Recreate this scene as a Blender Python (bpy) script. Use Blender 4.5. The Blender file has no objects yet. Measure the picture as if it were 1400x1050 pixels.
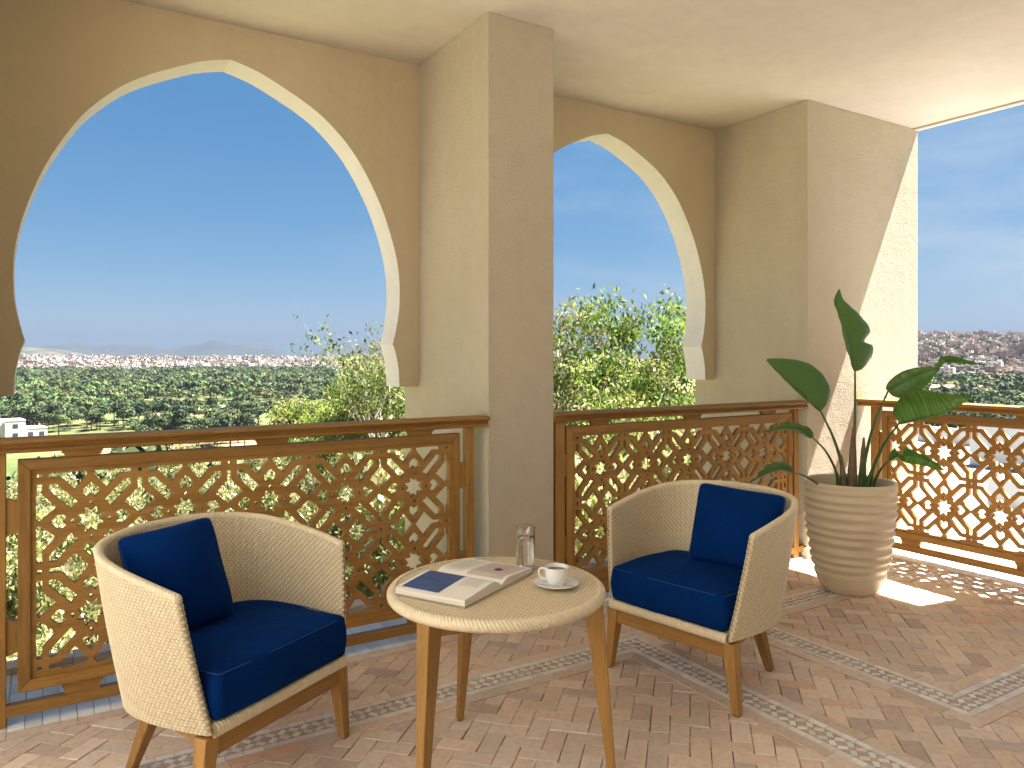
import bpy, bmesh, math, random
import numpy as np
from mathutils import Vector, Matrix

R = math.radians
random.seed(7)
rng = np.random.default_rng(7)
SC = bpy.context.scene
COL = SC.collection

# ------------------------------------------------------------------ camera, sky, sun, exposure
YAW = R(31.72)
HC = 1.35                                   # eye height above the balcony floor
cd = bpy.data.cameras.new('camera')
cam = bpy.data.objects.new('camera', cd)
COL.objects.link(cam)
cam.location = (0, 0, HC)
cam.rotation_euler = (R(90), 0, -YAW)
cd.sensor_width = 36.0
cd.lens = 36.0 * 1036 / 1400
cd.shift_y = -39.0 / 1400
cd.clip_start = 0.05
cd.clip_end = 60000
SC.camera = cam

SUN = Vector((1.0, -0.15, 1.93)).normalized()      # towards the sun
EL = math.asin(SUN.z)
AZ = math.atan2(SUN.x, SUN.y)                      # from +Y towards +X
w = bpy.data.worlds.new('World')
SC.world = w
w.use_nodes = True
nt = w.node_tree
bg = nt.nodes['Background']
sky = nt.nodes.new('ShaderNodeTexSky')
sky.sky_type = 'NISHITA'
sky.sun_disc = False
sky.sun_elevation = EL
sky.sun_rotation = AZ
sky.altitude = 3000
sky.air_density = 1.0
sky.dust_density = 0.0
sky.ozone_density = 6.0
gm = nt.nodes.new('ShaderNodeGamma'); gm.inputs[1].default_value = 0.45
hs_ = nt.nodes.new('ShaderNodeHueSaturation'); hs_.inputs['Saturation'].default_value = 1.85; hs_.inputs['Value'].default_value = 0.80
nt.links.new(sky.outputs[0], gm.inputs[0]); nt.links.new(gm.outputs[0], hs_.inputs['Color'])
tcw = nt.nodes.new('ShaderNodeTexCoord')
mpw = nt.nodes.new('ShaderNodeMapping'); mpw.inputs['Scale'].default_value = (2.2, 2.2, 9.0); mpw.inputs['Rotation'].default_value = (0, R(4), R(20))
nzw = nt.nodes.new('ShaderNodeTexNoise'); nzw.inputs['Scale'].default_value = 1.3; nzw.inputs['Detail'].default_value = 7; nzw.inputs['Roughness'].default_value = 0.56; nzw.inputs['Distortion'].default_value = 0.5
nt.links.new(tcw.outputs['Generated'], mpw.inputs[0]); nt.links.new(mpw.outputs[0], nzw.inputs['Vector'])
# veil of cirrus, thicker towards the sun's side of the sky
dtw = nt.nodes.new('ShaderNodeVectorMath'); dtw.operation = 'DOT_PRODUCT'; dtw.inputs[1].default_value = (SUN.x * 2.2, SUN.y * 2.2, -0.5)
nt.links.new(tcw.outputs['Generated'], dtw.inputs[0])
sm = nt.nodes.new('ShaderNodeMath'); sm.operation = 'MULTIPLY_ADD'; sm.inputs[1].default_value = 0.55
nt.links.new(dtw.outputs['Value'], sm.inputs[0]); nt.links.new(nzw.outputs[0], sm.inputs[2])
rgw = nt.nodes.new('ShaderNodeMapRange'); rgw.inputs[1].default_value = 0.62; rgw.inputs[2].default_value = 1.30; rgw.inputs[3].default_value = 0.0; rgw.inputs[4].default_value = 0.90; rgw.interpolation_type = 'SMOOTHSTEP'
nt.links.new(sm.outputs[0], rgw.inputs[0])
mxw = nt.nodes.new('ShaderNodeMix'); mxw.data_type = 'RGBA'; mxw.inputs[7].default_value = (1.75, 1.98, 2.2, 1)
nt.links.new(rgw.outputs[0], mxw.inputs[0]); nt.links.new(hs_.outputs[0], mxw.inputs[6])
nt.links.new(mxw.outputs[2], bg.inputs[0])
bg.inputs[1].default_value = 0.05
sl = bpy.data.lights.new('sun', 'SUN')
sl.energy = 5.0
sl.angle = R(0.5)
sl.color = (1.0, 0.95, 0.87)
so = bpy.data.objects.new('sun', sl)
COL.objects.link(so)
so.rotation_euler = (-SUN).to_track_quat('-Z', 'Y').to_euler()
so.location = SUN * 50
SC.view_settings.view_transform = 'Standard'
SC.view_settings.look = 'None'
SC.view_settings.gamma = 1.0
SC.view_settings.exposure = 3.05
SC.render.engine = 'CYCLES'
cy = SC.cycles
cy.use_denoising = True
cy.max_bounces = 20
cy.diffuse_bounces = 7
cy.glossy_bounces = 4
cy.transmission_bounces = 18
cy.transparent_max_bounces = 12
cy.volume_bounces = 1
cy.caustics_reflective = False
cy.caustics_refractive = False
cy.sample_clamp_indirect = 8.0

# ------------------------------------------------------------------ helpers
SY, CY = math.sin(YAW), math.cos(YAW)


def at(u, v, d):
    """world point on the photograph's pixel (u, v) at depth d metres"""
    t = (u - 700) / 1036.0
    return Vector(((SY + CY * t) * d, (CY - SY * t) * d, HC + (486 - v) / 1036.0 * d))


def tag(o, label=None, cat=None, group=None, kind=None):
    if label: o['label'] = label
    if cat: o['category'] = cat
    if group: o['group'] = group
    if kind: o['kind'] = kind
    return o


def empty(name, loc=(0, 0, 0), rz=0.0, label=None, cat=None, group=None):
    o = bpy.data.objects.new(name, None)
    COL.objects.link(o)
    o.location = loc
    o.rotation_euler = (0, 0, rz)
    o.empty_display_size = 0.1
    return tag(o, label, cat, group)


def link(name, me, parent=None, mats=()):
    for m in mats:
        me.materials.append(m)
    o = bpy.data.objects.new(name, me)
    COL.objects.link(o)
    if parent: o.parent = parent
    return o


def copy_tree(o, parent=None):
    c = o.copy()
    COL.objects.link(c)
    c.parent = parent
    for ch in list(o.children):
        copy_tree(ch, c)
    return c


class MB:
    """collects polygons; builds ONE mesh"""
    def __init__(self):
        self.v = []; self.f = []; self.mi = []; self.c = []; self.sm = []

    def add(self, vs, fs, mi=0, col=None, smooth=False):
        b = len(self.v)
        self.v.extend([tuple(p) for p in vs])
        for f in fs:
            self.f.append([i + b for i in f]); self.mi.append(mi); self.c.append(col); self.sm.append(smooth)

    def box(self, a, b, mi=0, col=None, M=None):
        x0, y0, z0 = a; x1, y1, z1 = b
        vs = [(x0, y0, z0), (x1, y0, z0), (x1, y1, z0), (x0, y1, z0), (x0, y0, z1), (x1, y0, z1), (x1, y1, z1), (x0, y1, z1)]
        if M is not None: vs = [M @ Vector(p) for p in vs]
        self.add(vs, [(3, 2, 1, 0), (4, 5, 6, 7), (0, 1, 5, 4), (1, 2, 6, 5), (2, 3, 7, 6), (3, 0, 4, 7)], mi, col)

    def prism(self, poly, z0, z1, mi=0, col=None, bottom=True):
        n = len(poly)
        vs = [(p[0], p[1], z0) for p in poly] + [(p[0], p[1], z1) for p in poly]
        fs = [list(range(n, 2 * n))]
        if bottom: fs.append(list(range(n - 1, -1, -1)))
        fs += [(i, (i + 1) % n, n + (i + 1) % n, n + i) for i in range(n)]
        self.add(vs, fs, mi, col)

    def tube(self, pts, rad, n=8, mi=0, cap=True, col=None):
        pts = [Vector(p) for p in pts]
        if not hasattr(rad, '__len__'): rad = [rad] * len(pts)
        vs = []; up = Vector((0.13, 0.27, 0.95))
        for i, p in enumerate(pts):
            t = (pts[min(i + 1, len(pts) - 1)] - pts[max(i - 1, 0)]).normalized()
            a = t.cross(up)
            if a.length < 1e-3: a = t.cross(Vector((1, 0, 0)))
            a.normalize(); b = t.cross(a)
            for k in range(n):
                th = 2 * math.pi * k / n
                vs.append(p + (a * math.cos(th) + b * math.sin(th)) * rad[i])
        fs = []
        for i in range(len(pts) - 1):
            for k in range(n):
                k2 = (k + 1) % n
                fs.append((i * n + k, i * n + k2, (i + 1) * n + k2, (i + 1) * n + k))
        if cap:
            fs.append(list(range(n - 1, -1, -1))); fs.append([(len(pts) - 1) * n + k for k in range(n)])
        self.add(vs, fs, mi, col, True)

    def lathe(self, prof, n=48, mi=0, center=(0, 0, 0), closed=False):
        vs = []
        for r, z in prof:
            for k in range(n):
                th = 2 * math.pi * k / n
                vs.append((center[0] + r * math.cos(th), center[1] + r * math.sin(th), center[2] + z))
        m = len(prof); fs = []
        for i in range(m - 1 + (1 if closed else 0)):
            j = (i + 1) % m
            for k in range(n):
                k2 = (k + 1) % n
                fs.append((i * n + k, i * n + k2, j * n + k2, j * n + k))
        self.add(vs, fs, mi, None, True)

    def build(self, name, mats, parent=None, bevel=0, seg=2):
        me = bpy.data.meshes.new(name)
        me.from_pydata(self.v, [], self.f)
        if not isinstance(mats, (list, tuple)): mats = [mats]
        for m in mats: me.materials.append(m)
        me.polygons.foreach_set('material_index', self.mi)
        me.polygons.foreach_set('use_smooth', self.sm)
        if any(c is not None for c in self.c):
            at_ = me.color_attributes.new('tint', 'FLOAT_COLOR', 'CORNER')
            arr = []
            for f, c in zip(self.f, self.c):
                c = c if c is not None else (1, 1, 1)
                arr.extend([c[0], c[1], c[2], 1.0] * len(f))
            at_.data.foreach_set('color', arr)
        me.update()
        if any(self.sm): me.set_sharp_from_angle(angle=R(38))
        o = link(name, me, parent)
        if bevel:
            b = o.modifiers.new('bevel', 'BEVEL'); b.width = bevel; b.segments = seg; b.limit_method = 'ANGLE'; b.angle_limit = R(35)
            b.harden_normals = False
        return o


def np_mesh(name, V, F, mats, parent=None, smooth=True, mi=None, fcol=None):
    """V (n,3), F (m,k) arrays"""
    me = bpy.data.meshes.new(name)
    V = np.ascontiguousarray(V, np.float32); F = np.ascontiguousarray(F, np.int32)
    m, k = F.shape
    me.vertices.add(len(V)); me.vertices.foreach_set('co', V.ravel())
    me.loops.add(m * k); me.loops.foreach_set('vertex_index', F.ravel())
    me.polygons.add(m)
    me.polygons.foreach_set('loop_start', np.arange(m, dtype=np.int32) * k)
    if not isinstance(mats, (list, tuple)): mats = [mats]
    for q in mats: me.materials.append(q)
    if mi is not None: me.polygons.foreach_set('material_index', np.ascontiguousarray(mi, np.int32))
    me.polygons.foreach_set('use_smooth', np.full(m, smooth))
    me.update(calc_edges=True)
    me.validate()
    if fcol is not None:
        a = me.color_attributes.new('tint', 'FLOAT_COLOR', 'CORNER')
        c4 = np.ones((m, k, 4), np.float32); c4[:, :, :3] = fcol[:, None, :]
        a.data.foreach_set('color', c4.ravel())
    return link(name, me, parent)


def catmull(P, n, closed=False):
    P = np.array(P, float); out = []
    m = len(P); seg = m if closed else m - 1
    for i in range(seg):
        p1 = P[i]; p2 = P[(i + 1) % m]
        p0 = P[i - 1] if (closed or i > 0) else 2 * p1 - p2
        p3 = P[(i + 2) % m] if (closed or i + 2 < m) else 2 * p2 - p1
        for k in range(n):
            t = k / n
            out.append(0.5 * (2 * p1 + (p2 - p0) * t + (2 * p0 - 5 * p1 + 4 * p2 - p3) * t * t + (3 * p1 - p0 - 3 * p2 + p3) * t ** 3))
    if not closed: out.append(P[-1])
    return np.array(out)


def resample(P, n):
    P = np.array(P); d = np.r_[0, np.cumsum(np.linalg.norm(np.diff(P, axis=0), axis=1))]
    s = np.linspace(0, d[-1], n)
    return np.stack([np.interp(s, d, P[:, k]) for k in range(P.shape[1])], 1)


def clip_half(poly, a, b, c):
    """keep a*x+b*y<=c"""
    out = []
    n = len(poly)
    for i in range(n):
        p, q = poly[i], poly[(i + 1) % n]
        dp = a * p[0] + b * p[1] - c; dq = a * q[0] + b * q[1] - c
        if dp <= 0: out.append(p)
        if (dp < 0 < dq) or (dq < 0 < dp):
            t = dp / (dp - dq); out.append((p[0] + (q[0] - p[0]) * t, p[1] + (q[1] - p[1]) * t))
    return out


def clip_convex(poly, hull):
    """hull counter-clockwise"""
    n = len(hull)
    for i in range(n):
        (x0, y0), (x1, y1) = hull[i], hull[(i + 1) % n]
        a, b = (y1 - y0), -(x1 - x0)
        poly = clip_half(poly, a, b, a * x0 + b * y0)
        if len(poly) < 3: return []
    return poly


def area(poly):
    return 0.5 * sum(poly[i][0] * poly[(i + 1) % len(poly)][1] - poly[(i + 1) % len(poly)][0] * poly[i][1] for i in range(len(poly)))


# ------------------------------------------------------------------ materials
class NM:
    def __init__(self, name):
        self.m = bpy.data.materials.new(name); self.m.use_nodes = True
        self.t = self.m.node_tree; self.b = self.t.nodes['Principled BSDF']
        self.out = self.t.nodes['Material Output']

    def n(self, typ, **kw):
        x = self.t.nodes.new(typ)
        for k, v in kw.items():
            if k in x.inputs.keys(): x.inputs[k].default_value = v
            else: setattr(x, k, v)
        return x

    def l(self, a, b): self.t.links.new(a, b)

    def coords(self, kind='Object', scale=(1, 1, 1)):
        tc = self.n('ShaderNodeTexCoord'); mp = self.n('ShaderNodeMapping'); mp.inputs['Scale'].default_value = scale
        self.l(tc.outputs[kind], mp.inputs[0]); return mp.outputs[0]

    def noise(self, vec, scale, detail=4, rough=0.55, dist=0.0):
        x = self.n('ShaderNodeTexNoise'); x.inputs['Scale'].default_value = scale; x.inputs['Detail'].default_value = detail
        x.inputs['Roughness'].default_value = rough; x.inputs['Distortion'].default_value = dist
        if vec is not None: self.l(vec, x.inputs['Vector'])
        return x.outputs[0]

    def ramp(self, fac, stops):
        x = self.n('ShaderNodeValToRGB'); e = x.color_ramp.elements
        while len(e) < len(stops): e.new(0.5)
        for i, (p, c) in enumerate(stops):
            e[i].position = p; e[i].color = (*c, 1) if len(c) == 3 else c
        self.l(fac, x.inputs[0]); return x.outputs[0]

    def mix(self, fac, a, b, mode='MIX'):
        x = self.n('ShaderNodeMix', data_type='RGBA', blend_type=mode)
        for s, i in ((fac, 0), (a, 6), (b, 7)):
            if hasattr(s, 'is_linked') or hasattr(s, 'links'): self.l(s, x.inputs[i])
            elif isinstance(s, tuple): x.inputs[i].default_value = (*s, 1)
            else: x.inputs[i].default_value = s
        return x.outputs[2]

    def bump(self, h, strength=0.3, dist=0.01):
        x = self.n('ShaderNodeBump'); x.inputs['Strength'].default_value = strength; x.inputs['Distance'].default_value = dist
        self.l(h, x.inputs['Height']); self.l(x.outputs[0], self.b.inputs['Normal']); return x

    def base(self, c):
        if isinstance(c, tuple): self.b.inputs['Base Color'].default_value = (*c, 1)
        else: self.l(c, self.b.inputs['Base Color'])

    def rough(self, r):
        if isinstance(r, (int, float)): self.b.inputs['Roughness'].default_value = r
        else: self.l(r, self.b.inputs['Roughness'])

    def attr(self, name='tint'):
        x = self.n('ShaderNodeAttribute'); x.attribute_name = name; return x.outputs['Color']


def mat_plaster(name, c, bump=0.5, rough=0.9, scale=260):
    M = NM(name); v = M.coords()
    n1 = M.noise(v, 1.3, 5); n2 = M.noise(v, scale, 3, 0.6); n3 = M.noise(v, 14, 4)
    col = M.ramp(n1, [(0.3, tuple(x * 0.90 for x in c)), (0.7, tuple(min(1, x * 1.06) for x in c))])
    n5 = M.noise(M.coords('Object', (6, 6, .5)), 1.0, 5)
    col = M.mix(0.35, col, M.ramp(n5, [(0.35, tuple(x * 0.90 for x in c)), (0.6, tuple(x * 1.03 for x in c))]))
    col = M.mix(0.22, col, M.ramp(n3, [(0.35, tuple(x * 0.8 for x in c)), (0.65, c)]))
    M.base(col); M.rough(rough)
    add = M.n('ShaderNodeMath', operation='ADD'); M.l(n2, add.inputs[0]); M.l(n3, add.inputs[1])
    M.bump(add.outputs[0], bump, 0.007 if bump > .9 else 0.004)
    return M.m


def mat_wood(name, axis, c1, c2, rough=0.42):
    M = NM(name)
    sc = [38, 38, 38]; sc[axis] = 2.2
    v = M.coords('Object', tuple(sc))
    n1 = M.noise(v, 1.0, 6, 0.6, 0.6)
    v2 = M.coords('Object', tuple(x * 6 for x in sc))
    n2 = M.noise(v2, 1.0, 3, 0.6)
    n0 = M.noise(M.coords('Object'), 2.7, 3)
    col = M.ramp(n1, [(0.3, c1), (0.68, c2)])
    col = M.mix(0.22, col, M.ramp(n2, [(0.35, tuple(x * 0.5 for x in c1)), (0.6, c2)]))
    col = M.mix(M.ramp(n0, [(0.35, (0, 0, 0)), (0.75, (0.35, 0.35, 0.35))]), col, tuple(x * 0.7 for x in c1))
    oi = M.n('ShaderNodeObjectInfo'); mr = M.n('ShaderNodeMapRange'); mr.inputs[3].default_value = 0.80; mr.inputs[4].default_value = 1.16; M.l(oi.outputs['Random'], mr.inputs[0])
    hv = M.n('ShaderNodeHueSaturation'); M.l(mr.outputs[0], hv.inputs['Value']); M.l(col, hv.inputs['Color']); col = hv.outputs[0]
    M.base(col); M.rough(M.ramp(n1, [(0.3, (rough,) * 3), (0.7, (rough + 0.16,) * 3)]))
    M.bump(n2, 0.12, 0.001)
    M.b.inputs['Specular IOR Level'].default_value = 0.35
    return M.m


WC1, WC2 = (0.235, 0.115, 0.022), (0.42, 0.225, 0.058)
WOOD = [mat_wood('iroko_%s' % 'xyz'[a], a, WC1, WC2, 0.5) for a in range(3)]
TEAK = [mat_wood('teak_%s' % 'xyz'[a], a, (0.27, 0.135, 0.033), (0.45, 0.245, 0.07)) for a in range(3)]
PLASTER = mat_plaster('cream_stucco', (0.50, 0.44, 0.335), 1.0, 0.9, 85)
ARCHPL = mat_plaster('smooth_cream_plaster', (0.60, 0.51, 0.35), 0.6, 0.85, 200)
REVEAL = mat_plaster('off_white_reveal', (0.76, 0.745, 0.73), 0.12, 0.85, 80)
CEILM = mat_plaster('painted_ceiling', (0.67, 0.615, 0.54), 0.06, 0.9, 60)


def mat_tinted(name, base_noise=0.16, rough=0.75, bump=0.3, spec=0.3, nscale=40, big=0.35):
    M = NM(name); v = M.coords()
    n1 = M.noise(v, nscale, 5, 0.6); n2 = M.noise(v, nscale * 6, 3)
    tint = M.attr()
    col = M.mix(base_noise * 2, tint, M.ramp(n1, [(0.3, (0.35, 0.33, 0.31)), (0.5, (0.9, 0.88, 0.86)), (0.72, (1.1, 1.08, 1.04))]), 'MULTIPLY')
    nL = M.noise(v, 1.1, 4)
    col = M.mix(big, col, M.ramp(nL, [(0.35, (0.72, 0.70, 0.68)), (0.65, (1.08, 1.05, 1.0))]), 'MULTIPLY')
    M.base(col)
    M.rough(M.ramp(n1, [(0.3, (min(1, rough + 0.12),) * 3), (0.7, (max(0.05, rough - 0.12),) * 3)]))
    M.b.inputs['Specular IOR Level'].default_value = spec
    add = M.n('ShaderNodeMath', operation='ADD'); M.l(n1, add.inputs[0]); M.l(n2, add.inputs[1])
    M.bump(add.outputs[0], bump, 0.003)
    return M.m


BRICK = mat_tinted('terracotta_brick', 0.14, 0.62, 0.35, 0.4)
ZELLIGE = mat_tinted('white_zellige', 0.03, 0.38, 0.15, 0.4, 18, 0.08)
GROUT = mat_plaster('grout', (0.17, 0.115, 0.07), 0.5)
GROUTW = mat_plaster('pale_grout', (0.42, 0.38, 0.32), 0.3)


def mat_wicker():
    M = NM('cream_wicker'); v = M.coords()
    n1 = M.noise(v, 60, 3); n2 = M.noise(v, 3, 3)
    col = M.ramp(n1, [(0.3, (0.66, 0.55, 0.355)), (0.7, (0.80, 0.70, 0.50))])
    col = M.mix(0.25, col, M.ramp(n2, [(0.3, (0.64, 0.53, 0.34)), (0.7, (0.80, 0.70, 0.515))]))
    ca = M.attr('weave')
    col = M.mix(ca, (0.34, 0.24, 0.12), col)
    M.base(col); M.rough(0.48); M.b.inputs['Specular IOR Level'].default_value = 0.35
    return M.m


WICKER = mat_wicker()


def mat_fabric():
    M = NM('navy_fabric'); v = M.coords()
    n0 = M.noise(v, 5, 4); n1 = M.noise(v, 240, 3, 0.75)
    col = M.ramp(n1, [(0.3, (0.0006, 0.014, 0.082)), (0.62, (0.001, 0.029, 0.150)), (0.8, (0.004, 0.060, 0.26))])
    col = M.mix(0.4, col, M.ramp(n0, [(0.3, (0.0006, 0.013, 0.080)), (0.7, (0.001, 0.027, 0.150))]))
    M.base(col); M.rough(0.92)
    M.b.inputs['Specular IOR Level'].default_value = 0.05
    M.b.inputs['Sheen Weight'].default_value = 0.05
    M.b.inputs['Sheen Roughness'].default_value = 0.4
    M.b.inputs['Sheen Tint'].default_value = (0.05, 0.35, 1.0, 1)
    n7 = M.noise(v, 9, 3, 0.5, 1.2); ad = M.n('ShaderNodeMath', operation='MULTIPLY_ADD'); M.l(n7, ad.inputs[0]); ad.inputs[1].default_value = 9.0; M.l(n1, ad.inputs[2])
    M.bump(ad.outputs[0], 0.45, 0.0016)
    return M.m


FABRIC = mat_fabric()


def mat_simple(name, c, rough=0.5, noise=0.0, nscale=20, bump=0.0, **kw):
    M = NM(name)
    if noise:
        n1 = M.noise(M.coords(), nscale, 4)
        M.base(M.ramp(n1, [(0.3, tuple(x * (1 - noise) for x in c)), (0.7, tuple(min(1, x * (1 + noise)) for x in c))]))
        if bump: M.bump(n1, bump, 0.004)
    else: M.base(c)
    M.rough(rough)
    for k, v in kw.items(): M.b.inputs[k].default_value = v
    return M.m

# ------------------------------------------------------------------ the balcony: slab, floor, sills, ceiling
P0R, P1L, P1R, P2L, P2R = -0.235, 1.869, 2.263, 4.312, 5.60
YF, YW, YO, ZC = 3.247, 4.066, 4.264, 3.05
X3 = 4.88

mb = MB(); mb.box((-2.2, -3, -0.35), (5.62, 3.90, -0.012))
tag(mb.build('floor_slab', GROUT), kind='structure')
mb = MB(); mb.box((-10, -3, -0.35), (-2.202, 3.90, -0.008))
tag(mb.build('bounce_terrace', mat_plaster('pale_bounce_paving', (0.62, 0.55, 0.45), 0.3)), kind='structure')  # unseen sunlit paving added to bounce light in from the left
mb = MB(); mb.box((-1.5, -3, -14), (5.3, 3.7, -0.352))
tag(mb.build('building_base', PLASTER), 'cream base wall of the building below the balcony', 'building')

# herringbone terracotta bricks, laid at 45 degrees, each with its own tone and a slightly uneven bed
BL, BW, GAP = 0.142, 0.0645, 0.0028
PAL = [(0.76, 0.575, 0.405), (0.73, 0.545, 0.375), (0.79, 0.615, 0.44), (0.71, 0.53, 0.37), (0.75, 0.58, 0.42),
       (0.70, 0.535, 0.39), (0.77, 0.56, 0.385), (0.73, 0.57, 0.42)]


def brick_col():
    c = np.array(random.choice(PAL)) * np.array((1.04, 1.12, 1.29)) * random.uniform(0.90, 1.08)
    r = random.random()
    if r < 0.03: c = c * np.array((1.03, 0.88, 0.80))
    elif r < 0.12: c = c * np.array((0.82, 0.82, 0.85))
    return tuple(c)


def white_tone():
    k = random.uniform(0.80, 1.06)
    return (0.84 * k, 0.835 * k, 0.81 * k)


def chip(poly):
    """slightly irregular hand-cut outline"""
    out = []
    n = len(poly)
    for i in range(n):
        p, q = Vector(poly[i]), Vector(poly[(i + 1) % n])
        out.append((p.x + random.uniform(-.0016, .0016), p.y + random.uniform(-.0016, .0016)))
        if (q - p).length > 0.1:
            m = p.lerp(q, random.uniform(0.35, 0.65)); out.append((m.x + random.uniform(-.0014, .0014), m.y + random.uniform(-.0014, .0014)))
    return out


fl = MB()
HULL = [(-1.2, 1.05), (5.05, 1.05), (5.05, 3.19), (-1.2, 3.19)]


def lay(poly, zj=0.0018, hull=HULL, mb=fl, col=None, base=-0.013, mi=0):
    pc = clip_convex(poly, hull)
    if len(pc) < 3 or area(pc) < 1e-5: return
    z = random.uniform(-zj, zj)
    n = len(pc)
    cx = sum(p[0] for p in pc) / n; cy_ = sum(p[1] for p in pc) / n
    tx, ty = random.uniform(-.010, .010), random.uniform(-.010, .010)
    zt = [z + (p[0] - cx) * tx + (p[1] - cy_) * ty for p in pc]
    ins = 0.0016
    inn = []
    for p in pc:
        d = math.hypot(p[0] - cx, p[1] - cy_) or 1
        inn.append((p[0] - (p[0] - cx) / d * ins * 1.3, p[1] - (p[1] - cy_) / d * ins * 1.3))
    vs = [(p[0], p[1], base) for p in pc] + [(p[0], p[1], zt[i] - 0.0014) for i, p in enumerate(pc)] + [(inn[i][0], inn[i][1], zt[i]) for i in range(n)]
    fs = [list(range(2 * n, 3 * n))]
    for k in (0, n):
        fs += [(k + i, k + (i + 1) % n, k + n + (i + 1) % n, k + n + i) for i in range(n)]
    mb.add(vs, fs, mi, col or brick_col())


# herringbone: in the rotated frame a horizontal and a vertical brick, stepped diagonally
c45 = math.sqrt(0.5)
rot = lambda a, b: ((a - b) * c45 + 1.3, (a + b) * c45 + 0.4)
g = GAP / 2
P = BL / 2.0
for i in range(-80, 120):
    for j in range(-80, 120):
        # pattern with L = 2W (unit W): horizontal brick at (i*1 ...)
        for kind in (0, 1):
            U = BL / 2
            if kind == 0: ax, ay, lx, ly = (i + 4 * j) * U, i * U, 2 * U, U
            else: ax, ay, lx, ly = (i + 4 * j + 2) * U, (i - 1) * U, U, 2 * U
            q = [(ax + g, ay + g), (ax + lx - g, ay + g), (ax + lx - g, ay + ly - g), (ax + g, ay + ly - g)]
            wq = [rot(*p) for p in q]
            cx, cyy = wq[0]
            if not (-1.5 < cx < 5.4 and 0.8 < cyy < 3.5): continue
            lay(chip(wq))

# mosaic frames: two rectangular borders inlaid in the brick
mos = MB()
BWD = 0.142


def mosaic_side(p0, p1, inward, c0=True, c1=True):
    """trapezoid strip from p0 to p1 (outer edge), mitred 45 deg at both ends; inward = unit vector"""
    p0, p1, nrm = Vector(p0), Vector(p1), Vector(inward)
    d = (p1 - p0); L = d.length; d.normalize()
    W2 = lambda s, t: (p0.x + d.x * s + nrm.x * t, p0.y + d.y * s + nrm.y * t)
    ccw = d.x * nrm.y - d.y * nrm.x > 0
    OB = 0.058
    trap = [(-OB, -OB), (L + OB, -OB), (L - BWD - OB, BWD + OB), (BWD + OB, BWD + OB)]

    def put(poly, col, mi, z, jit=0.0006):
        pc = clip_convex(poly, trap)
        if len(pc) < 3 or area(pc) < 4e-6: return
        wp = [W2(*p) for p in pc]
        if not ccw: wp.reverse()
        zz = z + random.uniform(-jit, jit)
        mos.prism(wp, -0.004, zz, mi, col, bottom=False)
    # bed
    pc = [W2(*p) for p in trap]
    if not ccw: pc.reverse()
    mos.prism(pc, -0.004, 0.0016, 2, (0.6, 0.5, 0.4), bottom=False)
    q = 0.0011
    s = -OB
    while s < L + OB:                                   # brick kerb on both sides
        l = random.uniform(0.19, 0.25)
        for t0 in (-OB, BWD):
            put([(s + q, t0 + q), (s + l - q, t0 + q), (s + l - q, t0 + OB - q), (s + q, t0 + OB - q)], brick_col(), 0, 0.0042)
        s += l
    s = 0.0
    while s < L:                                        # white listels
        l = random.uniform(0.05, 0.075)
        for t0 in (0, BWD - 0.029):
            w_ = white_tone()
            put([(s + q, t0 + q), (s + l - q, t0 + q), (s + l - q, t0 + 0.029 - q), (s + q, t0 + 0.029 - q)],
                w_, 1, 0.0048)
        s += l
    # interlace: white bars on a 45 degree lattice
    ta, tb = 0.030, BWD - 0.030
    strip = [(0, ta), (L, ta), (L, tb), (0, tb)]
    per = (tb - ta) / math.sqrt(2) * 1.0
    hb = 0.0115
    nn = int(L / per) + 8
    q = 0.0009
    tm = (ta + tb) / 2
    for i in range(-nn, nn):
        for j in range(-nn, nn):
            a0, b0 = i * per, j * per
            s_, t_ = (a0 + b0) * c45, (a0 - b0) * c45 + tm
            if not (-0.2 < s_ < L + 0.2 and -0.12 < t_ < BWD + 0.12): continue
            T = lambda a, b: ((a + b) * c45, (a - b) * c45 + tm)

            def rect(a1, a2, b1, b2):
                r = [T(a1 + q, b1 + q), T(a2 - q, b1 + q), T(a2 - q, b2 - q), T(a1 + q, b2 - q)]
                return r if area(r) > 0 else r[::-1]
            wc = white_tone
            bc = lambda: tuple(.72 * x for x in brick_col())
            for poly, col, mi in ((rect(a0 - hb, a0 + hb, b0 - hb, b0 + hb), bc(), 0),
                                  (rect(a0 + hb, a0 + per - hb, b0 - hb, b0 + hb), wc(), 1),
                                  (rect(a0 - hb, a0 + hb, b0 + hb, b0 + per - hb), wc(), 1),
                                  (rect(a0 + hb, a0 + per - hb, b0 + hb, b0 + per - hb), bc(), 0)):
                pc = clip_convex(poly, strip)
                if len(pc) >= 3 and area(pc) > 6e-6: put(pc, col, mi, 0.0046)


def mosaic_frame(x0, x1, y0, y1, sides):
    if 't' in sides: mosaic_side((x1, y1), (x0, y1), (0, -1))
    if 'r' in sides: mosaic_side((x1, y0), (x1, y1), (-1, 0))
    if 'l' in sides: mosaic_side((x0, y1), (x0, y0), (1, 0))
    if 'b' in sides: mosaic_side((x0, y0), (x1, y0), (0, 1))


mosaic_frame(-1.6, 2.425, 0.2, 2.785, 'tr')
mosaic_frame(2.94, 4.74, 1.50, 2.795, 'trlb')
fo = fl.build('floor', BRICK); tag(fo, kind='structure')
mo = mos.build('mosaic_border', [BRICK, ZELLIGE, GROUTW]); tag(mo, kind='structure')

# threshold strips under the railings: a terracotta nosing, then small white glazed tiles
sill = MB()


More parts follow.
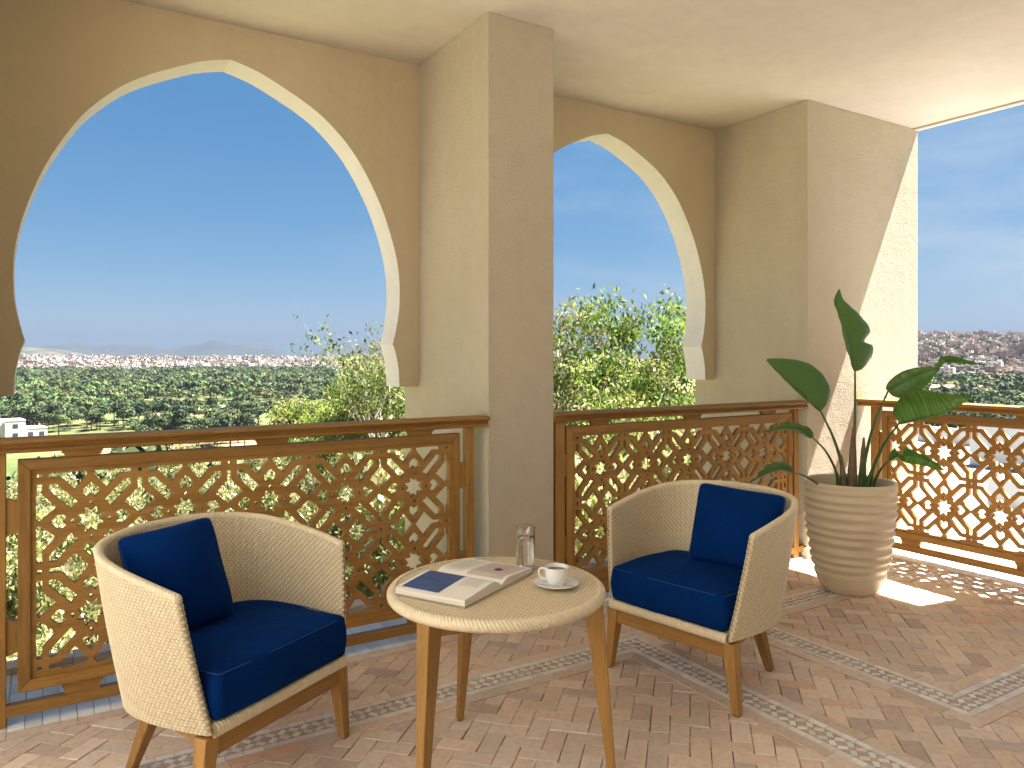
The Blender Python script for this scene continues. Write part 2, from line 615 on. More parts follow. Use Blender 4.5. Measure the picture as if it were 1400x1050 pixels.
def tiles(x0, x1, y0, y1, tw, td, z, white=True, along='x', jit=0.0008):
    mi = 1 if white else 0
    if along == 'x':
        nx, ny = max(1, round((x1 - x0) / tw)), max(1, round((y1 - y0) / td))
    else:
        nx, ny = max(1, round((x1 - x0) / td)), max(1, round((y1 - y0) / tw))
    ax, ay = (x1 - x0) / nx, (y1 - y0) / ny
    q = 0.0011
    for i in range(nx):
        for j in range(ny):
            col = white_tone() if white else brick_col()
            sh = (random.uniform(-.2, .2)) * 0
            a = (x0 + i * ax + q, y0 + j * ay + q, -0.012); b = (x0 + (i + 1) * ax - q, y0 + (j + 1) * ay - q, z + random.uniform(-jit, jit))
            sill.box(a, b, mi, col)


for (xa, xb) in ((P0R - 1.2, P1L), (P1R, P2L)):
    sill.box((xa, 3.20, -0.012), (xb, 3.90, 0.0005), 2, (0.7, 0.65, 0.6))
    tiles(xa, xb, 3.195, 3.238, 0.22, 0.043, 0.0075, False)
    tiles(xa, xb, 3.242, 3.80, 0.055, 0.112, 0.014)
    tiles(xa, xb, 3.80, 3.90, 0.22, 0.10, 0.040, False)
tiles(P1L, P1R, 3.195, 3.243, 0.2, 0.048, 0.0075, False)
sill.box((4.80, -1.0, -0.012), (5.60, YF - 0.002, -0.0005), 2, (0.7, 0.65, 0.6))
tiles(4.775, 4.815, 1.05, 3.24, 0.22, 0.043, 0.004, False, 'y')
tiles(4.818, 5.50, 1.05, 3.24, 0.055, 0.112, 0.010, True, 'y')
tiles(5.50, 5.60, 1.05, 3.24, 0.22, 0.10, 0.030, False, 'y')
tag(sill.build('threshold', [BRICK, ZELLIGE, GROUTW]), kind='structure')

CB = -1.6
# ceiling slab with the small drip groove along its open edge
mb = MB()
mb.box((-0.70, CB, ZC), (5.535, YO + 0.02, ZC + 0.32))
mb.box((5.545, CB, ZC - 0.012), (5.60, YO + 0.02, ZC + 0.32))
mb.box((5.535, CB, ZC + 0.012), (5.545, YO + 0.02, ZC + 0.32))
tag(mb.build('ceiling', CEILM), kind='structure')


def plain_box(name, a, b, mat, label, cat, bevel=0.004):
    mb = MB(); mb.box(a, b); o = mb.build(name, mat, None, bevel, 2); return tag(o, label, cat)


plain_box('pillar', (P0R - 0.394, YF, -0.3), (P0R, YO + 0.001, ZC - 0.001), PLASTER, 'cream stucco pillar at the far left, holding the left jamb of the large arch', 'pillar')
plain_box('pillar', (P1L, YF, -0.3), (P1R, YO + 0.001, ZC - 0.001), PLASTER, 'narrow cream stucco pillar between the two arches, behind the wicker table', 'pillar')
plain_box('pillar', (P2L, YF, -0.3), (P2R, YO + 0.001, ZC - 0.001), PLASTER, 'wide cream stucco pillar behind the potted plant, crossed by a slanting sun line', 'pillar')
plain_box('shade_beam', (5.40, CB, 2.16), (5.598, 2.09, ZC - 0.014), PLASTER, 'unseen cream beam added under the right ceiling edge to cut off the sun', 'beam')  # out of view; shaped so its shadow ends the sun patch
plain_box('pillar', (4.6, 0.62, -0.3), (5.39, 1.06, ZC - 0.001), PLASTER, 'cream stucco pier ending the railing on the open right side', 'pillar')
plain_box('unseen_facade_wall', (-0.70, -1.8, -0.3), (3.6, -1.602, ZC - 0.001), PLASTER, 'unseen cream facade wall behind the viewer, added to keep light off the pillar fronts', 'wall')  # unseen back wall, put in to dim the room-facing pillar sides
WHITEPL = mat_plaster('bounce_wall_white', (0.44, 0.43, 0.41), 0.5)
plain_box('bounce_wall', (-3.9, -3, -0.3), (-3.7, 5.5, 7.5), WHITEPL, 'tall sunlit white wall added out of view on the left to bounce light', 'wall')  # added reflector, out of view: sunlit, it brightens floor and pillar sides
# skirting of terracotta along the wide pillar
mb = MB()
for k in range(12):
    x0 = P2L + k * (P2R - P2L) / 12
    mb.box((x0 + .001, YF - 0.022, -0.01), (x0 + (P2R - P2L) / 12 - .001, YF - 0.001, 0.075 + random.uniform(-.001, .001)), 0, brick_col())
mb.box((P2L - 0.021, YF - 0.022, -0.01), (P2L - 0.001, YF + 0.03, 0.075), 0, brick_col())
tag(mb.build('skirting', BRICK), kind='structure')


# horseshoe arches
def arch_profile():
    up = [(0, 2.868), (.105, 2.842), (.2, 2.806), (.405, 2.703), (.54, 2.604), (.675, 2.455), (.805, 2.23), (.890, 2.0), (.928, 1.815), (.931, 1.64), (.915, 1.52), (.890, 1.415)]
    lo = [(.890, 1.415), (.909, 1.36), (.926, 1.27), (.932, 1.168)]
    a = catmull(up, 10); b = catmull(lo, 6)
    return a, b


def arch_wall(xl, xr, xc, label):
    a, b = arch_profile()
    halves = np.vstack([a, b[1:]])
    right = [(xc + x, z) for x, z in halves]
    left = [(xc - x, z) for x, z in halves[1:]]
    pts = left[::-1] + right                        # left foot -> apex -> right foot
    zb = 1.168
    mb = MB()
    n = len(pts); ia = len(left)
    top = [(x, ZC - 0.001) for x, z in pts]
    top[0] = (xl, ZC - 0.001); top[-1] = (xr, ZC - 0.001)
    for y, flip in ((YW, False), (YO, True)):
        vs = [(x, y, z) for x, z in pts] + [(x, y, z) for x, z in top] + [(xl, y, zb), (xr, y, zb)]
        fs = [(i, i + 1, n + i + 1, n + i) for i in range(n - 1)]
        # left and right jamb pieces
        kl = 0
        fs = []
        xs = [p[0] for p in pts]
        # fan each half: left half vertices 0..ia, right half ia..n-1
        L0 = len(vs); vs += [(xl, y, ZC - 0.001), (xr, y, ZC - 0.001), (xc, y, ZC - 0.001)]
        lf = [2 * n, L0, L0 + 2] + list(range(ia, -1, -1))
        rf = [L0 + 2, L0 + 1, 2 * n + 1] + list(range(n - 1, ia - 1, -1))
        fs = [lf, rf]
        if flip: fs = [f[::-1] for f in fs]
        mb.add(vs, fs, 0)
    # intrados, sharp at the apex and at the two cusps
    cusp = len(b) - 1
    cuts = [0, cusp, ia, n - 1 - cusp, n - 1]
    for s0, s1 in zip(cuts[:-1], cuts[1:]):
        seg = pts[s0:s1 + 1]; m = len(seg)
        vs = [(x, YW, z) for x, z in seg] + [(x, YO, z) for x, z in seg]
        mb.add(vs, [(i, m + i, m + i + 1, i + 1) for i in range(m - 1)], 1, None, True)
    for x0, x1 in ((xl, pts[0][0]), (pts[-1][0], xr)):
        mb.add([(x0, YW, zb), (x1, YW, zb), (x1, YO, zb), (x0, YO, zb)], [(0, 1, 2, 3)], 1)
    tag(mb.build('arch_wall', [ARCHPL, REVEAL]), label, 'arch')


arch_wall(P0R, P1L, 0.817, 'large cream horseshoe arch on the left, framing the valley and the town')
arch_wall(P1R, P2L, 3.283, 'cream horseshoe arch right of the narrow pillar, framing the eucalyptus')

# ------------------------------------------------------------------ carved wooden railings
def star_tile_holes():
    H = []
    st = []
    for k in range(16):
        r = 0.315 if k % 2 else 0.185
        an = R(22.5 * k)
        st.append((r * math.cos(an), r * math.sin(an)))
    H.append(st)
    heart = [(0, .80), (.155, .665), (.155, .545), (.085, .475), (0, .56), (-.085, .475), (-.155, .545), (-.155, .665)]
    dia = [(.052, .362), (0, .414), (-.052, .362), (0, .31)]
    slot = [(.245, .385), (.68, .82), (.815, .82), (.815, .68), (.385, .245), (.345, .345)]
    for k in range(4):
        c, s = [(1, 0), (0, 1), (-1, 0), (0, -1)][k]
        for p in (heart, dia, slot):
            H.append([(x * c - y * s, x * s + y * c) for x, y in p])
    return H


def edge_holes():
    """holes centred on a tile corner/edge, given per tile for its left edge and bottom edge"""
    key = [(-.052, .82), (-.052, .60), (-.335, .315), (0, .035), (.335, .315), (.052, .60), (.052, .82)]
    V = [[(x - 1, y) for x, y in key], [(x - 1, -y) for x, y in key]]
    Hh = [[(y, x - 1) for x, y in key], [(-y, x - 1) for x, y in key]]
    sq = [(-1.04, -1.04), (-.96, -1.04), (-.96, -.96), (-1.04, -.96)]
    return V, Hh, sq


def lattice_mesh(x0, x1, z0, z1, sx0, px, nz, zc0, pz, thick, ins):
    """panel rectangle x0..x1, z0..z1; star columns at sx0 + k*px; clipped inset by ins"""
    polys = []
    V, Hh, sq = edge_holes()
    k0 = math.floor((x0 - sx0) / px) - 1; k1 = math.ceil((x1 - sx0) / px) + 1
    for i in range(k0, k1 + 1):
        for j in range(-1, nz + 1):
            cx, cz = sx0 + i * px, zc0 + j * pz
            for h in star_tile_holes() + V + Hh + [sq]:
                polys.append([(cx + x * px / 2, cz + y * pz / 2) for x, y in h])
    a0, a1, b0, b1 = x0 + ins, x1 - ins, z0 + ins, z1 - ins
    cu = bpy.data.curves.new('lattice', 'CURVE'); cu.dimensions = '2D'; cu.fill_mode = 'BOTH'; cu.extrude = thick / 2

    def spline(p):
        s = cu.splines.new('POLY'); s.points.add(len(p) - 1); s.use_cyclic_u = True
        for k, q in enumerate(p): s.points[k].co = (q[0], q[1], 0, 1)
    spline([(x0, z0), (x1, z0), (x1, z1), (x0, z1)])
    for p in polys:
        for (a, b, c) in ((1, 0, a1), (-1, 0, -a0), (0, 1, b1), (0, -1, -b0)):
            p = clip_half(p, a, b, c)
            if len(p) < 3: break
        if len(p) < 3 or abs(area(p)) < 2e-5: continue
        q = [p[0]]
        for t in p[1:]:
            if abs(t[0] - q[-1][0]) + abs(t[1] - q[-1][1]) > 1e-5: q.append(t)
        if len(q) >= 3: spline(q)
    co = bpy.data.objects.new('lattice', cu); COL.objects.link(co)
    dg = bpy.context.evaluated_depsgraph_get()
    me = bpy.data.meshes.new_from_object(co.evaluated_get(dg))
    bpy.data.objects.remove(co); bpy.data.curves.remove(cu)
    me.transform(Matrix.Rotation(R(90), 4, 'X'))
    me.materials.clear()
    return me


def extrude_x(prof, x0, x1):
    """prof: (y,z) polygon"""
    mb = MB(); n = len(prof)
    vs = [(x0, y, z) for y, z in prof] + [(x1, y, z) for y, z in prof]
    fs = [list(range(n - 1, -1, -1)), list(range(n, 2 * n))] + [(i, (i + 1) % n, n + (i + 1) % n, n + i) for i in range(n)]
    mb.add(vs, fs)
    return mb


def railing(root, L, posts, fx0, fx1, sx0, px, blocks, hx0=0.0):
    """local x along the railing, y=0 the front face of the frame (y grows outwards), z up"""
    W0, W1, W2 = WOOD
    # handrail: bullnose, cove and lower bead
    T = 0.045
    pr = [(-.030, 1.050), (-.037, 1.047), (-.040, 1.041), (-.037, 1.035), (-.030, 1.032), (-.020, 1.030), (-.014, 1.024), (-.014, 1.018), (-.022, 1.014),
          (-.026, 1.008), (-.024, 1.002), (-.018, .999)]
    back = [(T - y, z) for y, z in pr][::-1]
    o = extrude_x(pr[::-1] + back[::-1], hx0, L).build('handrail', W0, root, 0.0015)
    for a, b in posts:
        mb = MB(); mb.box((a, 0, 0.005), (b, T, .998)); mb.build('post', W2, root, 0.003)
    mb = MB(); mb.box((hx0, 0.002, .047), (L, T - 0.002, .088)); mb.build('bottom_rail', W0, root, 0.004)
    # frame of four mitred members with an inner rebate
    z0, z1 = .131, .972
    fw = .040
    mb = MB()

    def member(p0, p1, q1, q0, ya, yb):
        nonlocal mb
        vs = [(p[0], ya, p[1]) for p in (p0, p1, q1, q0)] + [(p[0], yb, p[1]) for p in (p0, p1, q1, q0)]
        mb.add(vs, [(0, 1, 2, 3), (7, 6, 5, 4), (0, 4, 5, 1), (1, 5, 6, 2), (2, 6, 7, 3), (3, 7, 4, 0)])
    O = [(fx0, z0), (fx1, z0), (fx1, z1), (fx0, z1)]
    I = [(fx0 + fw, z0 + fw), (fx1 - fw, z0 + fw), (fx1 - fw, z1 - fw), (fx0 + fw, z1 - fw)]
    e = 0.0004
    for k in (0, 2):
        mb = MB()
        j = (k + 1) % 4
        d = e if k == 0 else -e
        member((O[k][0] + d, O[k][1]), (O[j][0] - d, O[j][1]), (I[j][0] - d, I[j][1]), (I[k][0] + d, I[k][1]), 0.0, T)
        mb.build('frame_rail', W0, root, 0.0025)
    for k in (1, 3):
        mb = MB()
        j = (k + 1) % 4
        member(O[k], O[j], I[j], I[k], 0.0, T)
        mb.build('frame_stile', W2, root, 0.0025)
    th = .026
    me = lattice_mesh(fx0 + fw + .0005, fx1 - fw - .0005, z0 + fw + .0005, z1 - fw - .0005, sx0, px, 2, .380, .3515, th, .016)
    lo = link('lattice_panel', me, root, [W0]); lo.location = (0, 0.010 + th / 2, 0)
    # small shaped spacer blocks
    def block(cx, cz, lx, lz, horiz=True):
        mb = MB()
        c = .006
        if horiz:
            p = [(cx - lx, cz + lz), (cx - lx, cz + lz * .35), (cx - lx + c, cz + lz * .2), (cx - lx + c * 2, cz - lz), (cx + lx - c * 2, cz - lz), (cx + lx - c, cz + lz * .2), (cx + lx, cz + lz * .35), (cx + lx, cz + lz)]
        else:
            p = [(cx - lx, cz - lz), (cx + lx, cz - lz + c * 2), (cx + lx, cz + lz - c * 2), (cx - lx, cz + lz)]
        n = len(p)
        vs = [(x, .008, z) for x, z in p] + [(x, T - .008, z) for x, z in p]
        mb.add(vs, [list(range(n)), list(range(2 * n - 1, n - 1, -1))] + [(i, n + i, n + (i + 1) % n, (i + 1) % n) for i in range(n)])
        mb.build('spacer_block', W0 if horiz else W2, root)
    for bx in blocks:
        block(bx, .9855, .068, .0131)
        block(bx, .1095, .068, .0211)
    for zz in (.767, .333):
        block((posts[0][1] + fx0) / 2, zz, (fx0 - posts[0][1]) / 2 - .0004, .067, False)
        block((posts[1][0] + fx1) / 2, zz, (posts[1][0] - fx1) / 2 - .0004, .067, False)


YR = 3.262
r1 = empty('railing', (P0R, YR, 0.0), 0, 'dark brown carved wooden railing under the large left arch, partly behind the left armchair', 'railing', 'carved wooden railings')
railing(r1, P1L - P0R, ((.077, .120), (1.992, 2.036)), .155, 1.956, .153 - P0R, .3326, (.360, 1.06, 1.75))
r2 = empty('railing', (P1R, YR, 0.0), 0, 'brown carved wooden railing under the right arch, behind the right armchair', 'railing', 'carved wooden railings')
railing(r2, P2L - P1R, ((.022, .082), (1.936, 1.982)), .098, 1.920, 2.600 - P1R, .3285, (.330, 1.03, 1.70))
r3 = empty('railing', (X3, YF, 0.0), R(-90), 'sunlit golden brown carved wooden railing on the open right side, behind the potted plant', 'railing', 'carved wooden railings')
railing(r3, 2.17, ((.083, .145), (1.985, 2.03)), .165, 1.965, .243, .335, (.36, 1.065, 1.77))

# ------------------------------------------------------------------ woven furniture
PU, PV = 0.0080, 0.0098            # half lump length along a strand, row pitch


def weave_h(u, v):
    """height 0..1 of the wicker at surface position u (along the strands), v (across)"""
    row = np.floor(v / PV)
    across = np.sin(np.pi * (v / PV - row))
    along = 0.5 + 0.5 * np.cos(np.pi * (u / PU + row))
    return across ** 0.7 * (0.18 + 0.82 * along)


def woven_grid(P, u, v, amp, closed_v=False):
    """P (m,n,3) smooth surface; u,v (m,n) arc coordinates. Displaces along the normal."""
    du = np.gradient(P, axis=0); dv = np.gradient(P, axis=1)
    if closed_v:
        dv = (np.roll(P, -1, 1) - np.roll(P, 1, 1)) / 2
    N = np.cross(du, dv); N /= np.linalg.norm(N, axis=2, keepdims=True) + 1e-12
    h = weave_h(u, v)
    return P + N * (h * amp)[..., None], h


def grid_faces(m, n, closed_v=False, flip=False):
    i, j = np.meshgrid(np.arange(m - 1), np.arange(n if closed_v else n - 1), indexing='ij')
    j2 = (j + 1) % n
    f = np.stack([i * n + j, (i + 1) * n + j, (i + 1) * n + j2, i * n + j2], -1).reshape(-1, 4)
    return f[:, ::-1] if flip else f


def weave_attr(o, h):
    a = o.data.color_attributes.new('weave', 'FLOAT_COLOR', 'POINT')
    c = np.ones((h.size, 4), np.float32); c[:, :3] = np.clip(h.ravel() * 1.7 + 0.12, 0, 1)[:, None]
    a.data.foreach_set('color', c.ravel())


ZB = 0.275
TOP = [(-.345, .035, .668), (-.353, .16, .692), (-.351, .29, .714), (-.326, .410, .733), (-.258, .508, .745), (-.138, .568, .752), (0, .586, .754)]
BOT = [(-.282, -.020, ZB), (-.300, .09, ZB), (-.308, .20, ZB), (-.292, .315, ZB), (-.235, .400, ZB), (-.125, .446, ZB), (0, .458, ZB)]
mir = lambda A: A + [(-x, y, z) for x, y, z in A[-2::-1]]
NS = 560
topc = resample(catmull(mir(TOP), 16), NS)
botc = resample(catmull(mir(BOT), 16), NS)
SH_T = 0.022


def shell_mesh(root):
    # profile loop: outside bottom -> rim -> inside bottom
    nt = 150
    rim = 12
    ts = np.linspace(0, 1, nt)
    tang = np.gradient(botc + topc, axis=0); tang[:, 2] = 0
    tang /= np.linalg.norm(tang, axis=1, keepdims=True)
    nrm = np.stack([-tang[:, 1], tang[:, 0], 0 * tang[:, 0]], 1)      # sideways; check sign: outward
    mid = NS // 2
    if nrm[mid, 1] < 0: nrm = -nrm
    s = np.linspace(0, 1, NS)
    per = np.linalg.norm(np.diff((topc + botc) / 2, axis=0), axis=1).sum()
    edge = np.minimum(s, 1 - s) * per
    th = SH_T / 2 * np.sqrt(np.clip(1 - (1 - np.clip(edge / (SH_T / 2), 0, 1)) ** 2, 0.0, 1))   # rounded front edges
    th = np.maximum(th, 0.0006)
    rows = []; vv = []
    H = np.linalg.norm(topc - botc, axis=1)
    bulge = 0.004
    for t in ts:
        b = botc * (1 - t) + topc * t + nrm * (bulge * math.sin(math.pi * t))
        rows.append(b + nrm * th[:, None]); vv.append(t * H)
    upd = (topc - botc) / H[:, None]
    for k in range(1, rim):
        a = math.pi * k / rim
        rows.append(topc + nrm * (th * math.cos(a))[:, None] + upd * (th * math.sin(a))[:, None]); vv.append(H + SH_T / 2 * a)
    for t in ts[::-1]:
        b = botc * (1 - t) + topc * t + nrm * (bulge * math.sin(math.pi * t))
        rows.append(b - nrm * th[:, None]); vv.append(2 * H + SH_T * math.pi / 2 - t * H)
    Pg = np.stack(rows, 1)                                            # (NS, nv, 3)
    V = np.stack(vv, 1)
    U = np.repeat((s * per)[:, None], Pg.shape[1], 1)
    # braided rim: a thicker, slanted weave close to the top edge
    Pd, h = woven_grid(Pg, U, V, 0.0)
    du = np.gradient(Pg, axis=0); dv = np.gradient(Pg, axis=1)
    N = np.cross(du, dv); N /= np.linalg.norm(N, axis=2, keepdims=True) + 1e-12
    c = Pg.mean(axis=(0, 1))
    if ((Pg[:, :nt] - c) * N[:, :nt])[..., :2].sum() < 0: N = -N; flip = True
    else: flip = False
    dist_top = np.abs(V - (H[:, None] + SH_T * math.pi / 4))
    h2 = np.abs(np.sin(np.pi * (U / 0.011 + dist_top / 0.02)))
    wgt = np.clip((0.024 - dist_top) / 0.005, 0, 1)
    hh = h * (1 - wgt) + (0.25 + 0.75 * h2) * wgt
    Pd = Pg + N * (hh * 0.0034)[..., None]
    o = np_mesh('woven_shell', Pd.reshape(-1, 3), grid_faces(Pd.shape[0], Pd.shape[1], False, not flip), WICKER, root)
    weave_attr(o, hh)
    return o


def fill_outline(out, zs, insets, name, mat, root, rings=10, dome=0.0, wrinkle=0.0, nset=None):
    """solid from a closed outline (n,2): stacked insets from bottom to top, domed top"""
    out = np.array(out); n = len(out)
    d = np.roll(out, -1, 0) - np.roll(out, 1, 0); d /= np.linalg.norm(d, axis=1, keepdims=True)
    nr = np.stack([d[:, 1], -d[:, 0]], 1)
    c = out.mean(0)
    if ((out - c) * nr).sum() < 0: nr = -nr
    lay = []
    for z, ins in zip(zs, insets):
        p = out - nr * ins
        lay.append(np.c_[p, np.full(n, z)])
    last = lay[-1]
    for k in range(1, rings):
        f = 1 - k / rings
        p = c + (last[:, :2] - c) * f
        lay.append(np.c_[p, np.full(n, zs[-1] + dome * (1 - f * f))])
    first = lay[0]
    A = np.stack(lay, 0)
    m = len(lay)
    V = A.reshape(-1, 3)
    F = []
    i, j = np.meshgrid(np.arange(m - 1), np.arange(n), indexing='ij'); j2 = (j + 1) % n
    F = np.stack([i * n + j, i * n + j2, (i + 1) * n + j2, (i + 1) * n + j], -1).reshape(-1, 4)
    V = np.vstack([V, [[c[0], c[1], zs[-1] + dome], [c[0], c[1], zs[0]]]])
    k = len(V)
    cap = [[(m - 1) * n + q, (m - 1) * n + (q + 1) % n, k - 2, k - 2] for q in range(n)] + [[(q + 1) % n, q, k - 1, k - 1] for q in range(n)]
    me = bpy.data.meshes.new(name)
    sgn = area([tuple(p) for p in out])
    fl_ = [list(f) if sgn > 0 else list(f)[::-1] for f in F] + [(f[:3] if sgn > 0 else f[2::-1]) for f in cap]
    me.from_pydata([tuple(p) for p in V], [], fl_)
    for p in me.polygons: p.use_smooth = True
    return link(name, me, root, [mat])


def tapered_leg(top, bot, a, b, name, mat, root, yaw=0.0, sy=1.0, z1=None):
    """square leg, side a at the top, b at the foot"""
    mb = MB()
    top, bot = Vector(top), Vector(bot)
    c, s = math.cos(yaw), math.sin(yaw)
    vs = []
    for p, w_ in ((bot, b), (top, a)):
        for x, y in ((-1, -1), (1, -1), (1, 1), (-1, 1)):
            dx, dy = x * w_ / 2, y * w_ / 2 * sy
            vs.append((p.x + dx * c - dy * s, p.y + dx * s + dy * c, p.z))
    mb.add(vs, [(3, 2, 1, 0), (4, 5, 6, 7), (0, 1, 5, 4), (1, 2, 6, 5), (2, 3, 7, 6), (3, 0, 4, 7)])
    return mb.build(name, mat, root, 0.004, 3)


PIPING = mat_simple('navy_piping', (0.003, 0.046, 0.20), 0.8, 0.2, 200)
BLACK = mat_simple('dark_glide', (0.02, 0.02, 0.02), 0.6)


def make_armchair():
    root = empty('armchair')
    shell_mesh(root)
    # woven seat base, its front edge shows as a braided strip under the cushion
    inner = np.array([(x * .97, y * .97 + .002) for x, y, z in botc[::6]])
    base = fill_outline(np.vstack([inner, [[.2, -.030], [0, -.030], [-.2, -.030]]]), [ZB - .012, ZB - .006, ZB + .010, ZB + .026, ZB + .030], [.012, .002, 0, .004, .014], 'seat_base', WICKER, root, 3)
    a = base.data.color_attributes.new('weave', 'FLOAT_COLOR', 'POINT')
    a.data.foreach_set('color', np.ones(len(base.data.vertices) * 4, np.float32) * 0.9)
    # braided front edge
    xs = np.linspace(-.283, .283, 420); nv = 22
    th = np.linspace(0, 2 * np.pi, nv, endpoint=False)
    A, B = np.meshgrid(xs, th, indexing='ij')
    hh = 0.3 + 0.7 * np.abs(np.sin(np.pi * (A / 0.012 + B / (2 * np.pi) * 1.0)))
    rr = 0.0135 + hh * 0.003
    Pb = np.stack([A, -0.026 - rr * np.cos(B) * 0.8, ZB + .012 + rr * np.sin(B) * 1.25], -1)
    e = np_mesh('braided_edge', Pb.reshape(-1, 3), grid_faces(len(xs), nv, True), WICKER, root); weave_attr(e, hh)
    # wooden under-frame
    mb = MB(); mb.box((-.272, -.012, .205), (.272, .016, ZB - .013)); mb.build('apron', TEAK[0], root, 0.003)
    mb = MB(); mb.box((-.20, .33, .205), (.20, .355, ZB - .013)); mb.build('apron', TEAK[0], root, 0.003)
    for sx in (-1, 1):
        mb = MB()
        vs = [(sx * .262, .02, .21), (sx * .20, .33, .21), (sx * .18, .33, .21), (sx * .242, .02, .21)]
        vs = vs + [(x, y, ZB - .013) for x, y, z in vs]
        mb.add(vs, [(0, 1, 2, 3), (7, 6, 5, 4), (0, 4, 5, 1), (1, 5, 6, 2), (2, 6, 7, 3), (3, 7, 4, 0)]); mb.build('side_rail', TEAK[1], root, 0.002)
    for sx in (-1, 1):
        l = tapered_leg((sx * .278, .006, ZB - .008), (sx * .308, .0, .004), .052, .030, 'leg', TEAK[2], root)
        mb = MB(); mb.box((sx * .308 - .012, -.012, 0), (sx * .308 + .012, .012, .0045)); mb.build('glide', BLACK, l)
        l = tapered_leg((sx * .205, .315, ZB - .008), (sx * .182, .470, .004), .050, .030, 'leg', TEAK[2], root, 0.0)
        mb = MB(); mb.box((sx * .182 - .012, .458, 0), (sx * .182 + .012, .482, .0045)); mb.build('glide', BLACK, l)
    # seat cushion, follows the inside of the shell
    zt = .375
    f = (zt - ZB) / .42
    cut = slice(14, NS - 14, 7)
    ins = botc * (1 - f) + topc * f
    tang = np.gradient(ins, axis=0); tang /= np.linalg.norm(tang, axis=1, keepdims=True)
    nr = np.stack([-tang[:, 1], tang[:, 0]], 1)
    if nr[NS // 2, 1] < 0: nr = -nr
    o2 = (ins[:, :2] - nr * .022)[cut]
    fx = o2[0, 0]; fy = -.040
    front = [(-fx * 1.0 - .004, fy + .012)] + [(x, fy - .006 * (1 - (x / .28) ** 2)) for x in np.linspace(-fx - .018, fx + .018, 24)] + [(fx + .004, fy + .012)]
    outl = np.vstack([o2, np.array(front)])
    outl = resample(np.vstack([outl, outl[:1]]), 221)[:-1]
    zb, z1 = ZB + .031, .452
    r = .030
    zs = []; inn = []
    for k in range(0, 7):
        a_ = math.pi / 2 * (1 - k / 6); zs.append(zb + r * .8 * (1 - math.sin(a_))); inn.append(r * (1 - math.cos(a_)))
    for k in range(1, 4): zs.append(zb + r * .8 + (z1 - zb - r * 1.8) * k / 4); inn.append(-.006 * math.sin(math.pi * k / 4))
    for k in range(0, 8):
        a_ = math.pi / 2 * (k / 7); zs.append(z1 - r + r * math.sin(a_)); inn.append(r * (1 - math.cos(a_)))
    cu = fill_outline(outl, zs, inn, 'seat_cushion', FABRIC, root, 14, .014)
    # soft unevenness
    me = cu.data
    co = np.zeros(len(me.vertices) * 3, np.float32); me.vertices.foreach_get('co', co); co = co.reshape(-1, 3)
    wv = .0035 * np.sin(co[:, 0] * 13 + 1) * np.sin(co[:, 1] * 11) + .0018 * np.sin(co[:, 0] * 31 + co[:, 1] * 24)
    co[:, 2] += wv * np.clip((co[:, 2] - zb) / .1, 0, 1)
    co[:, 1] += .0028 * np.sin(co[:, 0] * 17) * (co[:, 1] < 0)
    me.vertices.foreach_set('co', co.ravel()); me.update()
    # piping along the seams
    m = len(outl)
    for z, i_ in ((z1 - .010, .0085),):
        d = np.roll(outl, -1, 0) - np.roll(outl, 1, 0); d /= np.linalg.norm(d, axis=1, keepdims=True)
        nn = np.stack([d[:, 1], -d[:, 0]], 1)
        if ((outl - outl.mean(0)) * nn).sum() < 0: nn = -nn
        pp = outl - nn * (i_ - .0012)
        pts = [(p[0], p[1], z + .001) for p in pp]
        mb = MB(); mb.tube(pts + [pts[0]], .0018, 6, 0, False)
        mb.build('piping', PIPING, cu)
    return root


chA = make_armchair()
chA.location = (2.1505, 2.2725, 0.0); chA.rotation_euler = (0, 0, R(-79.05))
tag(chA, 'cream wicker tub armchair with navy seat standing between the round table and the potted plant', 'armchair', 'wicker tub armchairs')
chB = copy_tree(chA)
chB.location = (.638, 2.432, 0.0); chB.rotation_euler = (0, 0, R(30.8))
tag(chB, 'cream wicker tub armchair with navy seat on the left, its back to the large railing', 'armchair')


